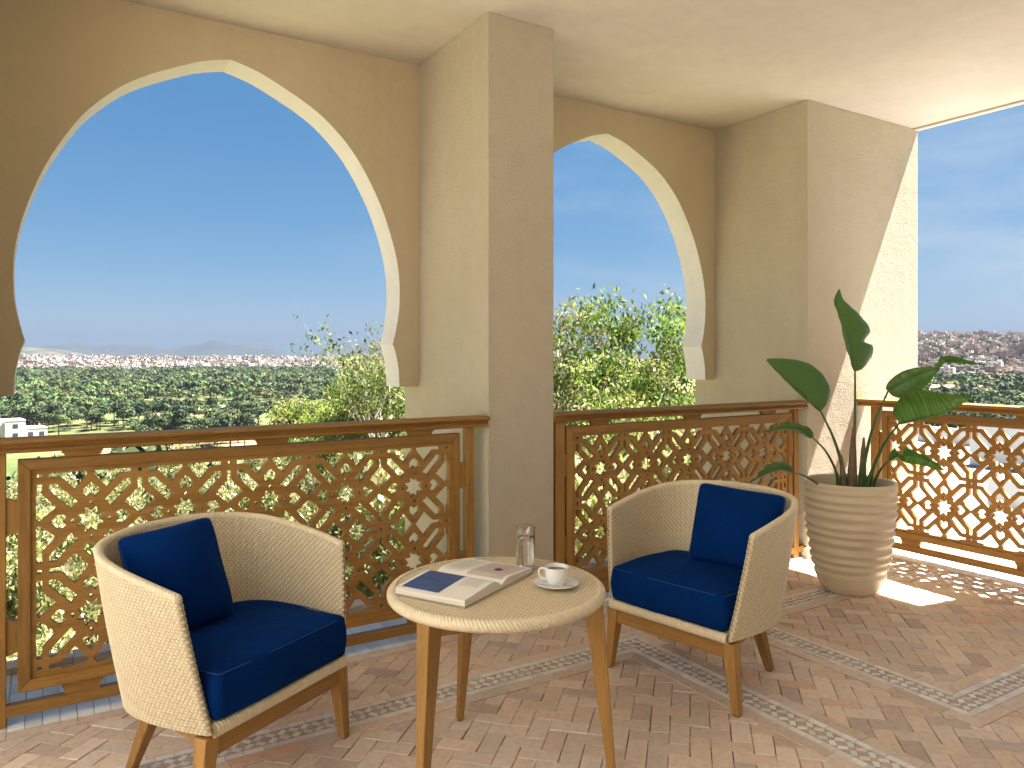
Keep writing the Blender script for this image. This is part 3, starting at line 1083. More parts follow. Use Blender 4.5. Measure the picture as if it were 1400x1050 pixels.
def throw_pillow(name, label, a, b, thick, seed, corners):
    """soft square pillow. corners: bottom-left, bottom-right, top-right, top-left (seen from its front)"""
    n = 61
    c = [Vector(p) for p in corners]
    rs = np.random.default_rng(seed)
    g = np.linspace(-1, 1, n)
    Ug, Vg = np.meshgrid(g, g, indexing='ij')
    front = (c[1] - c[0]).cross(c[3] - c[0]).normalized()
    C = np.array([list(p) for p in c])
    s, t = (Ug + 1) / 2, (Vg + 1) / 2
    flat = ((1 - s) * (1 - t))[..., None] * C[0] + (s * (1 - t))[..., None] * C[1] + (s * t)[..., None] * C[2] + ((1 - s) * t)[..., None] * C[3]
    ctr = C.mean(0)
    # edges pulled in between the corners
    pull = 1 - 0.03 * ((1 - Ug ** 2) * Vg ** 6 + (1 - Vg ** 2) * Ug ** 6) - 0.055 * (Ug ** 8) * (Vg ** 8)
    flat = ctr + (flat - ctr) * pull[..., None]
    body = np.clip((1 - Ug ** 2), 0, 1) ** .5 * np.clip((1 - Vg ** 2), 0, 1) ** .5
    body = body * (0.86 + 0.14 * np.cos(Ug * 1.3) * np.cos(Vg * 1.1 + .4))
    wr = np.zeros_like(Ug)
    for k in range(7):
        ax, ay = rs.uniform(-1, 1, 2) * 3.6; ph = rs.uniform(0, 6)
        wr += np.sin(ax * Ug + ay * Vg + ph) * .0040
    for cx, cy_ in ((-1, -1), (1, -1), (1, 1), (-1, 1)):
        ang = np.arctan2(Vg - cy_, Ug - cx); d = np.hypot(Ug - cx, Vg - cy_)
        wr += .0085 * np.sin(ang * 8 + rs.uniform(0, 6)) * np.exp(-d * 2.4) * np.clip(d * 3, 0, 1)
    # pinch along the top edge, where the cover creases
    wr -= .006 * np.exp(-((Ug - .15) / .12) ** 2) * np.clip((Vg - .5) * 2, 0, 1)
    wr *= np.clip(body * 1.6, 0, 1)
    N = np.array(front)
    A = flat + N * (body * thick / 2 + wr)[..., None]
    B = flat - N * (body * thick / 2)[..., None]
    V = np.vstack([A.reshape(-1, 3), B.reshape(-1, 3)])
    F = np.vstack([grid_faces(n, n), grid_faces(n, n, False, True) + n * n])
    # stitch rim
    ring = [i * n for i in range(n)] + [(n - 1) * n + j for j in range(1, n)] + [i * n + n - 1 for i in range(n - 2, -1, -1)] + [j for j in range(n - 2, 0, -1)]
    Q = np.array([(ring[k], ring[(k + 1) % len(ring)], ring[(k + 1) % len(ring)] + n * n, ring[k] + n * n) for k in range(len(ring))])
    F = np.vstack([F, Q])
    root = empty(name, tuple(C.mean(0) * (1, 1, 0) + (0, 0, min(C[:, 2]))), 0, label, 'cushion', 'navy throw cushions')
    off = np.array(root.location)
    np_mesh('cushion_cover', V - off, F, FABRIC, root)
    pts = [tuple(flat.reshape(-1, 3)[k] - off) for k in ring]
    mb = MB(); mb.tube(pts + [pts[0]], .0034, 6, 0, False); mb.build('piping', PIPING, root)
    return root


def chair_pt(o, p):
    a = o.rotation_euler[2]; c, s = math.cos(a), math.sin(a)
    return (o.location[0] + p[0] * c - p[1] * s, o.location[1] + p[0] * s + p[1] * c, p[2])


throw_pillow('throw_cushion', 'navy throw cushion leaning upright in the armchair beside the potted plant', 1, 1, .20, 3,
             [chair_pt(chA, p) for p in ((-.095, .270, .455), (.265, .315, .455), (.285, .43, .765), (-.108, .385, .782))])
throw_pillow('throw_cushion', 'navy throw cushion leaning tilted in the left armchair', 1, 1, .21, 5,
             [chair_pt(chB, p) for p in ((-.225, .305, .452), (.075, .280, .450), (.078, .405, .787), (-.235, .475, .765))])

# ------------------------------------------------------------------ round wicker table
TC = Vector((1.262, 2.138, 0)); TZ = 0.600; TR = 0.352
tb = empty('side_table', TC, 0, 'round cream wicker table on three tapered wooden legs, carrying the open book', 'table')
gx = np.arange(-TR, TR + .0028, .0028)
A, B = np.meshgrid(gx, gx, indexing='ij')
an = R(-14)
ua, vb = A * math.cos(an) + B * math.sin(an), -A * math.sin(an) + B * math.cos(an)
h = weave_h(ua, vb)
Z = TZ - .003 + h * .0024
nn_ = len(gx)
V = np.stack([A, B, Z], -1).reshape(-1, 3)
F = grid_faces(nn_, nn_)
rr = np.hypot(A, B).reshape(-1)
F = F[(rr[F] < TR - .010).all(1)]
used = np.unique(F); mp = -np.ones(len(V), int); mp[used] = np.arange(len(used))
top = np_mesh('woven_top', V[used], mp[F], WICKER, tb); weave_attr(top, h.reshape(-1)[used])
# braided edge, rolling under
nu, nv = 900, 26
ph = np.linspace(0, 2 * np.pi, nu, endpoint=False); th = np.linspace(R(-130), R(110), nv)
A, B = np.meshgrid(ph, th, indexing='ij')
hh = 0.2 + 0.8 * np.abs(np.sin(np.pi * (A * TR / 0.0125 + B * 0.8))) * (0.75 + 0.25 * np.abs(np.cos(B * 1.5)))
er = .0165 + hh * .0032
rad = TR - .016 + er * np.cos(B)
V = np.stack([rad * np.cos(A), rad * np.sin(A), TZ - .0175 + er * np.sin(B) * 1.0], -1)
i, j = np.meshgrid(np.arange(nu), np.arange(nv - 1), indexing='ij'); i2 = (i + 1) % nu
F = np.stack([i * nv + j, i2 * nv + j, i2 * nv + j + 1, i * nv + j + 1], -1).reshape(-1, 4)
ed = np_mesh('braided_edge', V.reshape(-1, 3), F, WICKER, tb); weave_attr(ed, hh)
mb = MB(); mb.lathe([(0, .570), (TR - .03, .570), (TR - .03, .592), (0, .592)], 64); mb.build('underside', TEAK[0], tb)
legs = []
right = Vector((CY, -SY, 0)); fwd = Vector((SY, CY, 0))
for (tl, td, bl, bd) in ((.312, -.03, .372, -.045), (-.192, -.245, -.212, -.285), (-.105, .25, -.142, .322)):
    tp = right * tl + fwd * td; bt = right * bl + fwd * bd
    yaw = math.atan2(bt.y, bt.x)
    l = tapered_leg((tp.x, tp.y, .570), (bt.x, bt.y, .004), .062, .027, 'leg', TEAK[2], tb, yaw, 0.82)
    mb = MB(); mb.lathe([(0, 0), (.010, 0), (.010, .0045), (0, .0045)], 12, 0, (bt.x, bt.y, 0)); mb.build('glide', BLACK, l)
    legs.append(tp)
for k in range(3):
    p, q = legs[k], legs[(k + 1) % 3]
    d = (q - p).normalized(); p2, q2 = p + d * .03, q - d * .03
    nrm = Vector((-d.y, d.x, 0)) * .010
    vs = [p2 - nrm, q2 - nrm, q2 + nrm, p2 + nrm]
    vs = [(v.x, v.y, .518) for v in vs] + [(v.x, v.y, .5695) for v in vs]
    mb = MB(); mb.add(vs, [(3, 2, 1, 0), (4, 5, 6, 7), (0, 1, 5, 4), (1, 2, 6, 5), (2, 3, 7, 6), (3, 0, 4, 7)])
    mb.build('stretcher', TEAK[0], tb, 0.002)

# ------------------------------------------------------------------ on the table
TT = TZ + .0004
PAPER = mat_simple('paper', (0.80, 0.77, 0.70), 0.55, 0.03, 30)
PAGES = NM('page_edges'); nn1 = PAGES.noise(PAGES.coords('Object', (3, 3, 900)), 1.0, 2)
PAGES.base(PAGES.ramp(nn1, [(0.35, (0.45, 0.42, 0.36)), (0.6, (0.80, 0.77, 0.70))])); PAGES.rough(0.7); PAGES = PAGES.m
OCHRE = mat_simple('ochre_endpaper', (0.55, 0.29, 0.05), 0.6, 0.1)
COVER = mat_simple('book_cover', (0.42, 0.40, 0.37), 0.5)
INKB = NM('printed_blue_plate'); nb = INKB.noise(INKB.coords(), 22, 6, 0.7)
INKB.base(INKB.ramp(nb, [(0.3, (0.012, 0.035, 0.13)), (0.5, (0.025, 0.070, 0.22)), (0.68, (0.06, 0.12, 0.30)), (0.74, (0.35, 0.40, 0.45))])); INKB.rough(0.35); INKB = INKB.m
INKP = mat_simple('printed_mauve_plate', (0.56, 0.47, 0.43), 0.4, 0.06, 12)
INKF = mat_simple('printed_dark_motif', (0.035, 0.025, 0.09), 0.4)
INKG = mat_simple('printed_text', (0.42, 0.40, 0.37), 0.6)
SPc = Vector((1.251, 2.088, 0)); SP2 = Vector((1.130, 2.315, 0))        # spine, near end and far end
bk = empty('open_book', (0, 0, 0), 0, 'open hardback book with a blue printed plate, lying on the round wicker table', 'book')
bk.location = (SPc.x, SPc.y, TT)
sd = (SP2 - SPc).normalized(); sdn = Vector((-sd.y, sd.x, 0))
PH = .262
bk.rotation_euler = (0, 0, math.atan2(sd.y, sd.x) - math.pi / 2)        # local y = along the spine, away; local x = right
PWL, PWR = .212, .205


def page_z(x, wdt, tk):
    """height of the open page block over the cover, x from the spine"""
    t = np.clip(x / wdt, 0, 1)
    return tk * (0.22 + 0.78 * np.sin(np.clip(t / .26, 0, 1) * np.pi / 2) ** .8) * (1 - 0.45 * np.clip((t - .2) / .8, 0, 1) ** 1.25)


def page_block(sgn, wdt, tk, name):
    xs = np.r_[0, np.linspace(0.004, wdt, 26)]
    zt = page_z(xs, wdt, tk) + .004
    zb_ = np.full_like(xs, .0035) + .55 * tk * np.exp(-xs / .05) * 0
    mb = MB(); n = len(xs)
    # fanned head: page edges curve away from the spine
    for y, fl_ in ((0.0, 0), (PH, 1)):
        vs = [(sgn * x, y, z) for x, z in zip(xs, zb_)] + [(sgn * x, y, z) for x, z in zip(xs, zt)]
        fs = [(k, k + 1, n + k + 1, n + k) for k in range(n - 1)]
        mb.add(vs, fs if (fl_ == 0) == (sgn > 0) else [f[::-1] for f in fs], 1)
    vs = [(sgn * x, y, z) for y in (0, PH) for x, z in zip(xs, zt)]
    fs = [(k, k + 1, n + k + 1, n + k) for k in range(n - 1)]
    mb.add(vs, fs if sgn > 0 else [f[::-1] for f in fs], 0, None, True)
    mb.add([(sgn * wdt, 0, zb_[-1]), (sgn * wdt, PH, zb_[-1]), (sgn * wdt, PH, zt[-1]), (sgn * wdt, 0, zt[-1])], [(0, 1, 2, 3)], 1)
    return mb.build(name, [PAPER, PAGES], bk)


TKL, TKR = .031, .024
mb = MB(); mb.box((-PWL - .004, -.003, 0), (PWR + .004, PH + .003, .0024)); mb.build('cover', COVER, bk, .001)
mb = MB(); mb.box((-PWL, -.001, .0025), (PWR, PH + .001, .0034)); mb.build('endpaper', OCHRE, bk)
lb = page_block(-1, PWL, TKL, 'page_block')
rb = page_block(1, PWR, TKR, 'page_block')


def printed(sgn, wdt, tk, x0, x1, y0, y1, mat, name, par, lift=.00035, holes=None):
    xs = np.linspace(x0, x1, 14)
    zt = page_z(xs, wdt, tk) + .004 + lift
    mb = MB(); n = len(xs)
    vs = [(sgn * x, y, z) for y in (y0, y1) for x, z in zip(xs, zt)]
    fs = [(k, k + 1, n + k + 1, n + k) for k in range(n - 1)]
    mb.add(vs, fs if sgn > 0 else [f[::-1] for f in fs], 0, None, True)
    return mb.build(name, mat, par)


printed(-1, PWL, TKL, .030, .196, .108, .250, INKB, 'blue_plate', lb)
mbt = MB()


def text_lines(sgn, wdt, tk, x0, x1, ya, yb, rows, mb, frac=1.0):
    """grey lines of small print, running along the page width"""
    for r in range(rows):
        y = ya + (yb - ya) * r / max(1, rows - 1)
        x = x0
        while x < x1 - .004:
            l = random.uniform(.004, .013); xe = min(x + l, x1 - (random.uniform(0, .02) if r % 5 == 4 else 0))
            if xe > x:
                xs = [x, xe]; zt = page_z(np.array(xs), wdt, tk) + .0043
                vs = [(sgn * xs[0], y, zt[0]), (sgn * xs[1], y, zt[1]), (sgn * xs[1], y + .0011, zt[1]), (sgn * xs[0], y + .0011, zt[0])]
                mb.add(vs, [(0, 1, 2, 3) if sgn > 0 else (3, 2, 1, 0)])
            x = xe + .0022


text_lines(-1, PWL, TKL, .050, .115, .022, .090, 20, mbt)
mbt.build('printed_text', INKG, lb)
printed(1, PWR, TKR, .022, .190, .012, .150, INKP, 'mauve_plate', rb)
mbt = MB(); text_lines(1, PWR, TKR, .03, .18, .172, .245, 20, mbt); mbt.build('printed_text', INKG, rb)
mb = MB()
for k in range(7):
    a_ = k * 2 * math.pi / 7
    cx, cy_ = .105 + .009 * math.cos(a_), .075 + .007 * math.sin(a_)
    z = float(page_z(np.array([cx]), PWR, TKR)[0]) + .0052
    mb.add([(cx + .0085 * math.cos(t), cy_ + .0075 * math.sin(t), z + k * .00002) for t in np.linspace(0, 2 * math.pi, 14, endpoint=False)], [list(range(14))])
mb.build('flower_motif', INKF, rb)

# water glass
GLASS = NM('clear_glass'); GLASS.b.inputs['Transmission Weight'].default_value = 1.0; GLASS.base((1, 1, 1)); GLASS.rough(0.0); GLASS.b.inputs['IOR'].default_value = 1.46; GLASS = GLASS.m
WATER = NM('water'); WATER.b.inputs['Transmission Weight'].default_value = 1.0; WATER.base((1, 1, 1)); WATER.rough(0.0); WATER.b.inputs['IOR'].default_value = 1.33; WATER = WATER.m
gl = empty('water_glass', (1.438, 2.236, TT), 0, 'tall clear glass of water standing behind the open book', 'glass')
ro, hgt = .0325, .150
mb = MB(); mb.lathe([(0.0001, 0), (ro - .002, 0), (ro, .003), (ro + .0008, hgt - .001), (ro, hgt), (ro - .0012, hgt), (ro - .0022, .018), (ro - .005, .013), (.0001, .012)], 64)
mb.build('tumbler', GLASS, gl)
mb = MB(); ri = ro - .0019
mb.lathe([(.0001, .0127), (ri - .0035, .0135), (ri - .0004, .019), (ri, .112), (ri - .0003, .1128), (.0001, .1122)], 64)
mb.build('water', WATER, gl)

# coffee cup, saucer, spoon
PORC = mat_simple('white_porcelain', (0.78, 0.78, 0.76), 0.12)
COFF = mat_simple('coffee', (0.018, 0.008, 0.004), 0.08)
STEEL = mat_simple('steel', (0.75, 0.75, 0.74), 0.18, Metallic=1.0)
CC = Vector((1.417, 2.018, TT))
sc_ = empty('saucer', CC, 0, 'white porcelain saucer under the coffee cup', 'saucer')
mb = MB(); mb.lathe([(.0001, .003), (.022, .0025), (.024, 0), (.027, 0), (.029, .003), (.050, .0085), (.0715, .0125), (.0725, .0140), (.0705, .0142), (.050, .0112), (.030, .0065), (.0255, .0058), (.0001, .0058)], 72)
mb.build('plate', PORC, sc_)
cp = empty('coffee_cup', CC + Vector((0, 0, .0060)), 0, 'white porcelain cup of black coffee on its saucer, handle to the left', 'cup')
mb = MB(); mb.lathe([(.0001, .0015), (.020, .0012), (.0215, 0), (.024, 0), (.0255, .002), (.031, .012), (.0355, .028), (.0385, .052), (.0395, .0575), (.0388, .0585), (.0375, .0570), (.0340, .028), (.029, .013), (.022, .006), (.0001, .0055)], 72)
mb.build('bowl', PORC, cp)
mb = MB(); mb.lathe([(.0001, .0470), (.0362, .0470), (.0364, .0466), (.0001, .0462)], 48); mb.build('coffee', COFF, cp)
hd = -right
hp = [(.0375, .050), (.046, .0535), (.0545, .050), (.0575, .041), (.0550, .031), (.0475, .022), (.0385, .0185), (.033, .019)]
hc = catmull(hp, 5)
mb = MB(); mb.tube([(hd.x * a - .2 * hd.y * 0, hd.y * a, b) for a, b in hc], .0030, 10); mb.build('handle', PORC, cp)
spn = empty('teaspoon', CC, 0, 'steel teaspoon resting on the saucer in front of the cup', 'spoon')
a0 = -right * .088 + fwd * -.015; a1 = right * .020 - fwd * .046
pts = [a0.lerp(a1, t) for t in np.linspace(0, 1, 14)]
zz = [.0185 - .0055 * t for t in np.linspace(0, 1, 14)]
mb = MB(); mb.tube([(p.x, p.y, z) for p, z in zip(pts, zz)], [.0021 - .0007 * math.sin(math.pi * k / 13) for k in range(14)], 8); mb.build('spoon_handle', STEEL, spn)
d = (a1 - a0).normalized(); b_ = a1 + d * .018
mb = MB(); vs = []; n1, n2 = 18, 6
for i in range(n2 + 1):
    for k in range(n1):
        t = 2 * math.pi * k / n1; r_ = i / n2
        q = b_ + d * (.0195 * r_ * math.cos(t)) + Vector((-d.y, d.x, 0)) * (.0125 * r_ * math.sin(t))
        vs.append((q.x, q.y, .0105 + .004 * r_ * r_))
fs = [(i * n1 + k, i * n1 + (k + 1) % n1, (i + 1) * n1 + (k + 1) % n1, (i + 1) * n1 + k) for i in range(n2) for k in range(n1)]
mb.add(vs, fs, 0, None, True); o = mb.build('spoon_bowl', STEEL, spn)
m_ = o.modifiers.new('solid', 'SOLIDIFY'); m_.thickness = .0009

# ------------------------------------------------------------------ ribbed pot and plant
POTC = Vector((3.944, 2.686, 0))
pot = empty('planter_pot', POTC, 0, 'large cream ribbed ceramic pot in front of the wide pillar', 'pot')
PTM = NM('ribbed_ceramic'); v_ = PTM.coords('Object', (2, 2, 26)); n1 = PTM.noise(v_, 1.5, 5, 0.6); n2 = PTM.noise(PTM.coords(), 4, 4); n3 = PTM.noise(PTM.coords(), 120, 3)
PTM.base(PTM.mix(0.4, PTM.ramp(n1, [(0.3, (0.60, 0.50, 0.345)), (0.7, (0.74, 0.64, 0.47))]), PTM.ramp(n2, [(0.3, (0.58, 0.485, 0.335)), (0.7, (0.76, 0.665, 0.495))])))
PTM.rough(0.55); PTM.bump(n3, 0.25, 0.002); PTM = PTM.m
base_r = [(0, .118), (.006, .135), (.02, .150), (.06, .174), (.10, .189), (.19, .209), (.31, .226), (.45, .242), (.55, .247), (.60, .248), (.622, .249)]
zz = np.linspace(0, .622, 240)
rb_ = np.interp(zz, [p[0] for p in base_r], [p[1] for p in base_r])
rb_ = np.convolve(np.pad(rb_, 6, 'edge'), np.ones(13) / 13, 'valid')
ripf = np.clip((zz - .085) / .04, 0, 1) * np.clip((.600 - zz) / .02, 0, 1)
rng2 = np.random.default_rng(4)
phase = np.cumsum(0.9 + 0.2 * np.sin(zz * 40)) * (zz[1] - zz[0])
rb_ = rb_ + .0062 * ripf * np.sin(2 * np.pi * phase / .0445)
prof = [(0.0001, .001), (.105, 0.0)] + [(r, z) for r, z in zip(rb_, zz)] + [(.247, .631), (.239, .634), (.230, .630), (.226, .60), (.222, .50)]
mb = MB(); mb.lathe(prof, 96); po = mb.build('vessel', PTM, pot)
SOIL = mat_simple('soil', (0.05, 0.032, 0.02), 0.95, 0.5, 60, 1.0)
mb = MB(); mb.lathe([(.0001, .535), (.12, .530), (.224, .522)], 48); mb.build('soil', SOIL, pot)

LEAFM = NM('banana_leaf'); uvn = LEAFM.n('ShaderNodeUVMap'); sep = LEAFM.n('ShaderNodeSeparateXYZ'); LEAFM.l(uvn.outputs[0], sep.inputs[0])
mp_ = LEAFM.n('ShaderNodeMapping'); mp_.inputs['Scale'].default_value = (30, 1.2, 1); LEAFM.l(uvn.outputs[0], mp_.inputs[0])
n1 = LEAFM.noise(mp_.outputs[0], 1.0, 4, 0.6); n2 = LEAFM.noise(LEAFM.coords(), 9, 3)
gcol = LEAFM.mix(0.5, LEAFM.ramp(n1, [(0.38, (0.038, 0.100, 0.014)), (0.48, (0.085, 0.190, 0.030)), (0.60, (0.20, 0.36, 0.09))]), LEAFM.ramp(n2, [(0.3, (0.050, 0.130, 0.018)), (0.7, (0.100, 0.225, 0.038))]))
geo = LEAFM.n('ShaderNodeNewGeometry')
gb = LEAFM.mix(geo.outputs['Backfacing'], gcol, LEAFM.mix(n1, (0.055, 0.13, 0.030), (0.10, 0.19, 0.055)))
ab = LEAFM.n('ShaderNodeMath', operation='SUBTRACT'); LEAFM.l(sep.outputs[1], ab.inputs[0]); ab.inputs[1].default_value = .5
ab2 = LEAFM.n('ShaderNodeMath', operation='ABSOLUTE'); LEAFM.l(ab.outputs[0], ab2.inputs[0])
n9 = LEAFM.noise(LEAFM.coords(), 30, 4); ad = LEAFM.n('ShaderNodeMath', operation='MULTIPLY_ADD'); LEAFM.l(n9, ad.inputs[0]); ad.inputs[1].default_value = .10; LEAFM.l(ab2.outputs[0], ad.inputs[2])
gb = LEAFM.mix(LEAFM.ramp(ad.outputs[0], [(0.535, (0, 0, 0)), (0.56, (1, 1, 1))]), gb, (0.22, 0.15, 0.06))
LEAFM.base(gb); LEAFM.rough(0.33); LEAFM.b.inputs['Specular IOR Level'].default_value = 0.35
LEAFM.bump(n1, 0.8, 0.006)
tr = LEAFM.n('ShaderNodeBsdfTranslucent'); tr.inputs[0].default_value = (0.10, 0.26, 0.03, 1)
ms = LEAFM.n('ShaderNodeMixShader'); ms.inputs[0].default_value = 0.22
LEAFM.l(LEAFM.b.outputs[0], ms.inputs[1]); LEAFM.l(tr.outputs[0], ms.inputs[2]); LEAFM.l(ms.outputs[0], LEAFM.out.inputs[0]); LEAFM = LEAFM.m
STALK = mat_simple('leaf_stalk', (0.060, 0.125, 0.030), 0.45, 0.25, 14)
SHEATH = mat_simple('dry_sheath', (0.17, 0.125, 0.075), 0.75, 0.35, 25, 0.4)

PD = 4.358
plant = empty('strelitzia_plant', (POTC.x, POTC.y, .53), 0, 'broad-leaved green plant with seven long stalked leaves growing in the ribbed pot', 'plant')
OFFS = Vector(plant.location)


def leaf(stalk_px, mid_px, width, fold, side_hint, edge=None, tw=0.0, r0=.013, sheath=True, notch=None, sides=(1, 1)):
    """stalk_px, mid_px: (u, v, depth) points; fold = angle of each half from flat"""
    sp = catmull([at(*p) - OFFS for p in stalk_px], 8)
    n = len(sp)
    rad = [r0 * (1 - .62 * k / (n - 1)) + (.014 * max(0, 1 - k / (n * .30)) if sheath else 0) for k in range(n)]
    mb = MB(); mb.tube(sp, rad, 10)
    lf = mb.build('leaf_stalk', STALK, plant)
    mid = resample(catmull([at(*p) - OFFS for p in mid_px], 10), 34)
    m = len(mid)
    tang = np.gradient(mid, axis=0); tang /= np.linalg.norm(tang, axis=1, keepdims=True)
    hint = np.array(side_hint, float)
    nw = 9
    V = []; UV = []
    for i in range(m):
        s = i / (m - 1)
        t = tang[i]
        a_ = R(tw) * s
        sv = hint - t * hint.dot(t); sv /= np.linalg.norm(sv)
        nv_ = np.cross(t, sv)
        sv, nv_ = sv * math.cos(a_) + nv_ * math.sin(a_), nv_ * math.cos(a_) - sv * math.sin(a_)
        tt = min(1, (s * .97 + .015)) ** .74; w_ = width * (math.sin(math.pi * tt) ** (.50 if tt < .5 else .88))
        for j in range(-nw, nw + 1):
            f = abs(j) / nw; sg = 1 if j >= 0 else -1
            ws = w_ * (sides[0] if sg > 0 else sides[1])
            if notch and sg == notch[2]:
                ws *= 1 - notch[3] * math.exp(-((s - notch[0]) / notch[1]) ** 2)
            fa = R(fold) + R(18) * f * f * (1 if fold < 40 else .4)
            rip = .004 * math.sin(s * 34 + sg) * f * f + .006 * math.sin(s * 11 + 2 * sg) * f
            p = mid[i] + sv * (sg * ws * f * math.cos(fa)) + nv_ * (ws * f * math.sin(fa) + rip)
            V.append(p); UV.append((s, .5 + .5 * sg * f))
    k = 2 * nw + 1
    F = grid_faces(m, k)
    o = np_mesh('leaf_blade', np.array(V), F, LEAFM, lf)
    uvl = o.data.uv_layers.new(name='UVMap')
    li = np.zeros(len(o.data.loops), np.int32); o.data.loops.foreach_get('vertex_index', li)
    uvl.data.foreach_set('uv', np.array(UV, np.float32)[li].ravel())
    mb = MB(); mb.tube(mid[:-1], [max(.0012, .0052 * (1 - q / m)) for q in range(m - 1)], 8); mb.build('midrib', STALK, lf)
    return lf


B0 = (1168, 668, PD)
# tall upright leaf
leaf([(1168, 680, PD), (1167, 640, PD), (1169, 570, PD), (1169, 505, PD - .02)], [(1169, 508, PD - .02), (1164, 480, PD - .03), (1153, 440, PD - .02), (1143, 412, PD + .02), (1147, 395, PD + .05)], .205, 8, (.85, -.5, .05), sides=(1.0, .10), notch=(.30, .05, 1, .42))
# left leaf, leaning out
leaf([(1158, 680, PD), (1152, 640, PD), (1140, 600, PD + .02), (1122, 562, PD + .03)], [(1122, 562, PD + .03), (1103, 542, PD + .04), (1075, 517, PD + .05), (1048, 492, PD + .06)], .190, 4, (.51, -.32, .8), sides=(1.0, .10))
# right upper leaf, seen from below
leaf([(1176, 680, PD), (1182, 632, PD - .04), (1195, 580, PD - .10), (1214, 535, PD - .16)], [(1214, 535, PD - .16), (1240, 520, PD - .22), (1268, 508, PD - .28), (1285, 503, PD - .32)], .085, -10, (.35, -.5, -.8), sides=(1.0, .62))
leaf([(1276, 506, PD - .30), (1281, 504, PD - .31), (1284, 503, PD - .32)], [(1282, 503.5, PD - .315), (1296, 493, PD - .36), (1318, 495, PD - .42), (1341, 498, PD - .46)], .042, 30, (.1, -.6, .75), r0=.004, sheath=False, sides=(.8, .5))
# right leaf held outwards
leaf([(1182, 680, PD), (1194, 640, PD - .05), (1210, 606, PD - .12), (1229, 579, PD - .20)], [(1229, 579, PD - .20), (1255, 572, PD - .28), (1292, 563, PD - .38), (1330, 543, PD - .47)], .150, 6, (.05, .1, .98), sides=(1.0, .10))
# low right leaf, drooping with its pale back to the light
leaf([(1188, 680, PD), (1197, 655, PD - .06), (1207, 638, PD - .12), (1217, 629, PD - .17)], [(1217, 629, PD - .17), (1234, 622, PD - .24), (1262, 627, PD - .32), (1291, 642, PD - .38)], .062, 22, (.1, -.75, .2), r0=.010, sides=(.9, .8))
# middle left leaf, arching over
leaf([(1150, 680, PD), (1143, 645, PD - .02), (1129, 617, PD - .05), (1111, 598, PD - .08)], [(1111, 598, PD - .08), (1098, 589, PD - .11), (1070, 586, PD - .15), (1041, 592, PD - .18)], .066, 18, (-.1, -.6, .55), r0=.010, sides=(.55, 1.0))
# low left leaf
leaf([(1118, 662, PD - .1), (1108, 655, PD - .1), (1096, 649, PD - .12), (1084, 646, PD - .14)], [(1084, 646, PD - .14), (1070, 642, PD - .18), (1048, 648, PD - .22), (1024, 661, PD - .25)], .050, 20, (.0, -.5, .75), r0=.006, sheath=False, sides=(.9, .9))
mb = MB()
for (u, v0, v1, rr_) in ((1164, 690, 585, .026), (1178, 690, 598, .022), (1156, 690, 622, .020)):
    p0, p1 = at(u, v0, PD) - OFFS, at(u + (3 if u > 1160 else -6), v1, PD - .02) - OFFS
    o = MB(); o.tube([p0, p0.lerp(p1, .4), p0.lerp(p1, .8), p1], [rr_ * 1.15, rr_, rr_ * .6, rr_ * .25], 10); o.build('dry_sheath', SHEATH, plant)

# ------------------------------------------------------------------ the land
def sstep(a, b, x):
    t = np.clip((x - a) / (b - a), 0, 1); return t * t * (3 - 2 * t)


def lumps(x, y, s, seed):
    r_ = np.random.default_rng(seed); o = np.zeros_like(x)
    for k in range(6):
        ax, ay = r_.normal(size=2); f = s * (0.6 + 0.35 * k); n_ = math.hypot(ax, ay)
        o = o + np.sin((x * ax + y * ay) / n_ * f + r_.uniform(0, 6)) / (1 + .5 * k)
    return o / 3.2


def height(x, y):
    x = np.asarray(x, float); y = np.asarray(y, float)
    r = np.hypot(x, y); az = np.degrees(np.arctan2(x, y))
    z = -8.5 - 20 * sstep(10, 125, r)
    z = z + 1.2 * lumps(x, y, .03, 2) * sstep(30, 150, r)
    left = sstep(56, 46, az) * sstep(-100, -70, az)
    rt = sstep(48, 56, az) * sstep(110, 90, az)
    zc = 15 * sstep(1350, 3200, r) + 5 * lumps(x, y, .0022, 5) * sstep(1350, 2500, r) - 16 * sstep(3400, 5200, r)
    mt = 255 * np.exp(-((r - 6900) / 900) ** 2) * (0.55 + 0.25 * np.sin(R(1) * az * 14 + 1.1) + 0.16 * np.sin(R(1) * az * 37 + .4) + 0.08 * np.sin(R(1) * az * 83) + .05 * np.sin(R(1) * az * 171 + 2))
    mt = mt * (0.40 + 0.75 * np.exp(-((az - 15) / 9.0) ** 2))
    nh = 74 * np.exp(-((r - 4700) / 420) ** 2) * np.exp(-((az + .6) / 3.6) ** 2)
    zr = 56 * sstep(430, 1500, r) + 6 * lumps(x, y, .006, 9) * sstep(500, 900, r) - 30 * sstep(1700, 4000, r)
    return z + left * (zc + nh) + mt * np.maximum(left, .2) + rt * zr


